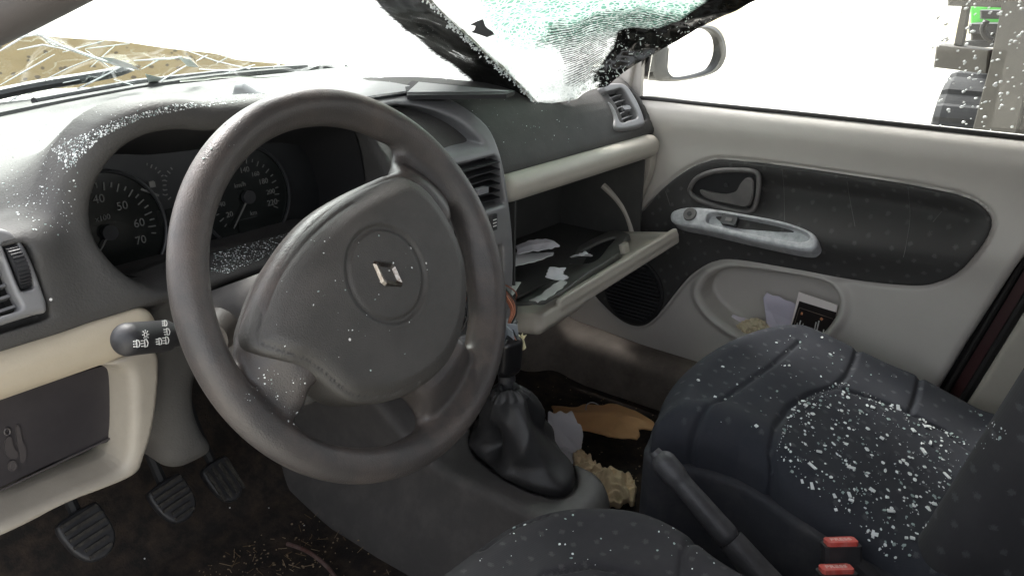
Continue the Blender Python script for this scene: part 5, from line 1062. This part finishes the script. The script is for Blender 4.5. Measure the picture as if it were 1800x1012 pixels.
o = crumple('paper_scrap', [P(x, y, 'z', .05) for x, y in [(962, 748), (1000, 748), (1012, 756), (1023, 772), (1018, 800), (1000, 808), (985, 790), (965, 775)]], (-.3, -.3, 1), .0016, M_paper, .012, 2.2, 0, 44, 5); tag(o, 'white crumpled paper scrap between the gaiter and the brown bag', 'paper')
o = crumple('foam_piece', [P(x, y, 'z', .05) for x, y in [(1004, 800), (1018, 795), (1030, 802), (1040, 818), (1052, 832), (1075, 836), (1095, 832), (1110, 840), (1120, 862), (1112, 878), (1080, 885), (1040, 880), (1025, 860), (1008, 825)]], up, .014, M_foam, .009, .4, .016, 56, 7, 5, True); tag(o, 'lump of torn tan foam on the floor beside the gear lever', 'foam')
mb = MB(); c = P(1045, 722, 'z', .075); mb.tube([c+np.array([.022*math.cos(t), .016*math.sin(t), .012*math.sin(t)]) for t in np.linspace(0, 5.6, 26)], .0012, 6)
tag(mb.out('clear_plastic_loop', mat('clear_plastic', (.42, .42, .42), .2), None, True), 'thin clear plastic loop just behind the brown bag', 'plastic loop')
# litter in the glovebox
o = crumple('folded_paper', [P(x, y, 'z', .432) for x, y in [(886, 452), (900, 448), (975, 441), (972, 446), (940, 460), (890, 478), (884, 470)]], up, .002, mat('grey_paper', (.70, .71, .70), .6), .003, 1.1, 0, 50, 5); tag(o, 'folded grey paper at the back of the open glovebox lid', 'paper')
o = crumple('paper_scrap', [P(x, y, 'z', .42) for x, y in [(958, 484), (966, 473), (982, 474), (996, 472), (990, 480), (1001, 485), (985, 490)]], up, .002, M_paper, .003, 4, 0, 40, 6); tag(o, 'small white folded paper in the glovebox lid tray', 'paper')
o = crumple('paper_scrap', [P(x, y, 'z', .415) for x, y in [(885, 498), (916, 497), (905, 516), (893, 526), (884, 520)]], up, .002, mat('greenish_paper', (.62, .66, .60), .6), .0015, 3, 0, 40, 4); tag(o, 'pale green paper corner on the lid beside the steering wheel rim', 'paper')
for k, (lbl, px_, zz, mm) in enumerate([('torn white envelope corner lying deepest in the open glovebox', [(905, 432), (960, 424), (985, 432), (950, 442), (910, 446)], .445, M_paper), ('narrow grey paper slip along the lower edge of the glovebox lid', [(930, 528), (985, 500), (998, 503), (990, 512), (945, 535)], .412, mat('slip_paper', (.5, .5, .48), .6)), ('small crumpled receipt on the far part of the glovebox lid', [(1000, 450), (1030, 440), (1042, 448), (1022, 458)], .425, M_paper)]):
    o = crumple('paper_scrap', [P(x, y, 'z', zz) for x, y in px_], up, .0016, mm, .004, 5+k, 0, 40, 5); tag(o, lbl, 'paper')
# pocket contents
xq = .690
mb = MB(); cardp = [P(x, y, 'x', .682) for x, y in [(1378, 620), (1404, 513), (1472, 536), (1455, 640)]]; mb.prism(cardp, (.0025, .0, 0)); ins_ = [P(x, y, 'x', .6812) for x, y in [(1379, 612), (1405, 529), (1470, 549), (1455, 634)]]; mb.prism(ins_, (.0006, 0, 0), 0, 1)
A_, B_, C_, D_ = ins_[1], ins_[2], ins_[3], ins_[0]; bl = lambda u, v_: A_*(1-u)*(1-v_)+B_*u*(1-v_)+C_*u*v_+D_*(1-u)*v_+np.array([-.0006, 0, 0])
for u, v0, v1, wd in [(.12, .42, .95, .0012), (.18, .36, .9, .0012), (.26, .40, .95, .0010), (.40, .70, .95, .0012), (.47, .55, .9, .0010), (.56, .30, .86, .0012), (.62, .26, .84, .0012), (.72, .46, .84, .0010), (.78, .40, .80, .0012), (.86, .5, .85, .001)]: mb.tube([bl(u, v0), bl(u, v1)], wd, 5, 2)
mb.tube([bl(.10, .93), bl(.3, .97), bl(.45, .90), bl(.62, .90), bl(.85, .84)], .0010, 5, 2)
mb.tube([bl(.06, .9), bl(.06, .12), bl(.95, .14)], .0005, 5, 3); mb.tube([bl(.14, .22), bl(.18, .22)], .003, 8, 4); mb.tube([bl(.64, .20), bl(.70, .22)], .0026, 8, 4)
o = mb.out('printed_card', [mat('card_white', (.85, .78, .74), .5), mat('card_black', (.02, .016, .015), .4), mat('card_print', (.7, .7, .68), .5), mat('card_line', (.25, .2, .16), .5), mat('card_orange', (.6, .25, .10), .5)]); tag(o, 'black and white printed card standing in the door pocket', 'card')
o = crumple('rolled_paper', [P(x, y, 'x', .695) for x, y in [(1342, 522), (1350, 514), (1375, 522), (1400, 534), (1392, 575), (1380, 600), (1355, 600), (1345, 545)]], (-1, 0, .1), .002, mat('lilac_paper', (.66, .62, .72), .6), .004, 2.6, 0, 50, 4); tag(o, 'curled white paper next to the card in the door pocket', 'paper')
o = crumple('paper_scrap', [P(x, y, 'x', .70) for x, y in [(1262, 558), (1264, 551), (1285, 556), (1288, 552), (1315, 562), (1330, 580), (1290, 578)]], (-1, 0, .2), .002, mat('lilac_scrap', (.66, .60, .66), .6), .002, 1, 0, 40, 5); tag(o, 'torn white paper strips at the front of the door pocket', 'paper')
o = crumple('tissue_wad', [P(x, y, 'x', .685) for x, y in [(1292, 572), (1310, 562), (1325, 558), (1345, 564), (1356, 580), (1340, 592), (1305, 588)]], (-1, 0, .3), .008, mat('cream_tissue', (.70, .60, .42), .9, bump=1, bscale=300), .004, 7, .006, 44, 9, 6, True); tag(o, 'cream crumpled tissue wad in the door pocket', 'tissue')
# straw and dirt on the driver's floor
mb = MB(); rf = random.Random(77)
for k in range(420):
    px, py = rf.gauss(450, 120), rf.gauss(985, 45); p = P(px, py, 'z', .032); 
    if not (-.66 < p[0] < .6): continue
    if rf.random() < .25: th = rf.uniform(0, 3.1); l = rf.uniform(.004, .022); mb.tube([p, p+np.array([l*math.cos(th), l*math.sin(th), rf.uniform(0, .004)])], .0005, 4, rf.choice([0, 1]))
    else: crumb(mb, p, (0, 0, 1), rf.uniform(.0006, .0022), rf); mb.mi[-8:] = mb.mi[-8:]
for k in range(130):
    p = P(rf.uniform(930, 1150), rf.uniform(660, 860), 'z', .032); crumb(mb, p, (0, 0, 1), rf.uniform(.0006, .0024), rf)
tag(mb.out('floor_litter', [mat('straw_crumbs', (.30, .22, .14), .8, var=.5), mat('dark_straw', (.16, .10, .05), .8)]), 'straw bits and crumbs scattered on the dark floor carpet', 'litter', kind='stuff')
mb = MB(); mb.tube(crs([P(505, 955, 'z', .03), P(540, 968, 'z', .034), P(575, 995, 'z', .034), P(600, 1030, 'z', .03)], 6, False), .0035, 8); tag(mb.out('red_cable', mat('dusty_red_cable', (.10, .04, .03), .7, dust=.4), None, True), 'dusty red cable lying across the driver floor', 'cable')
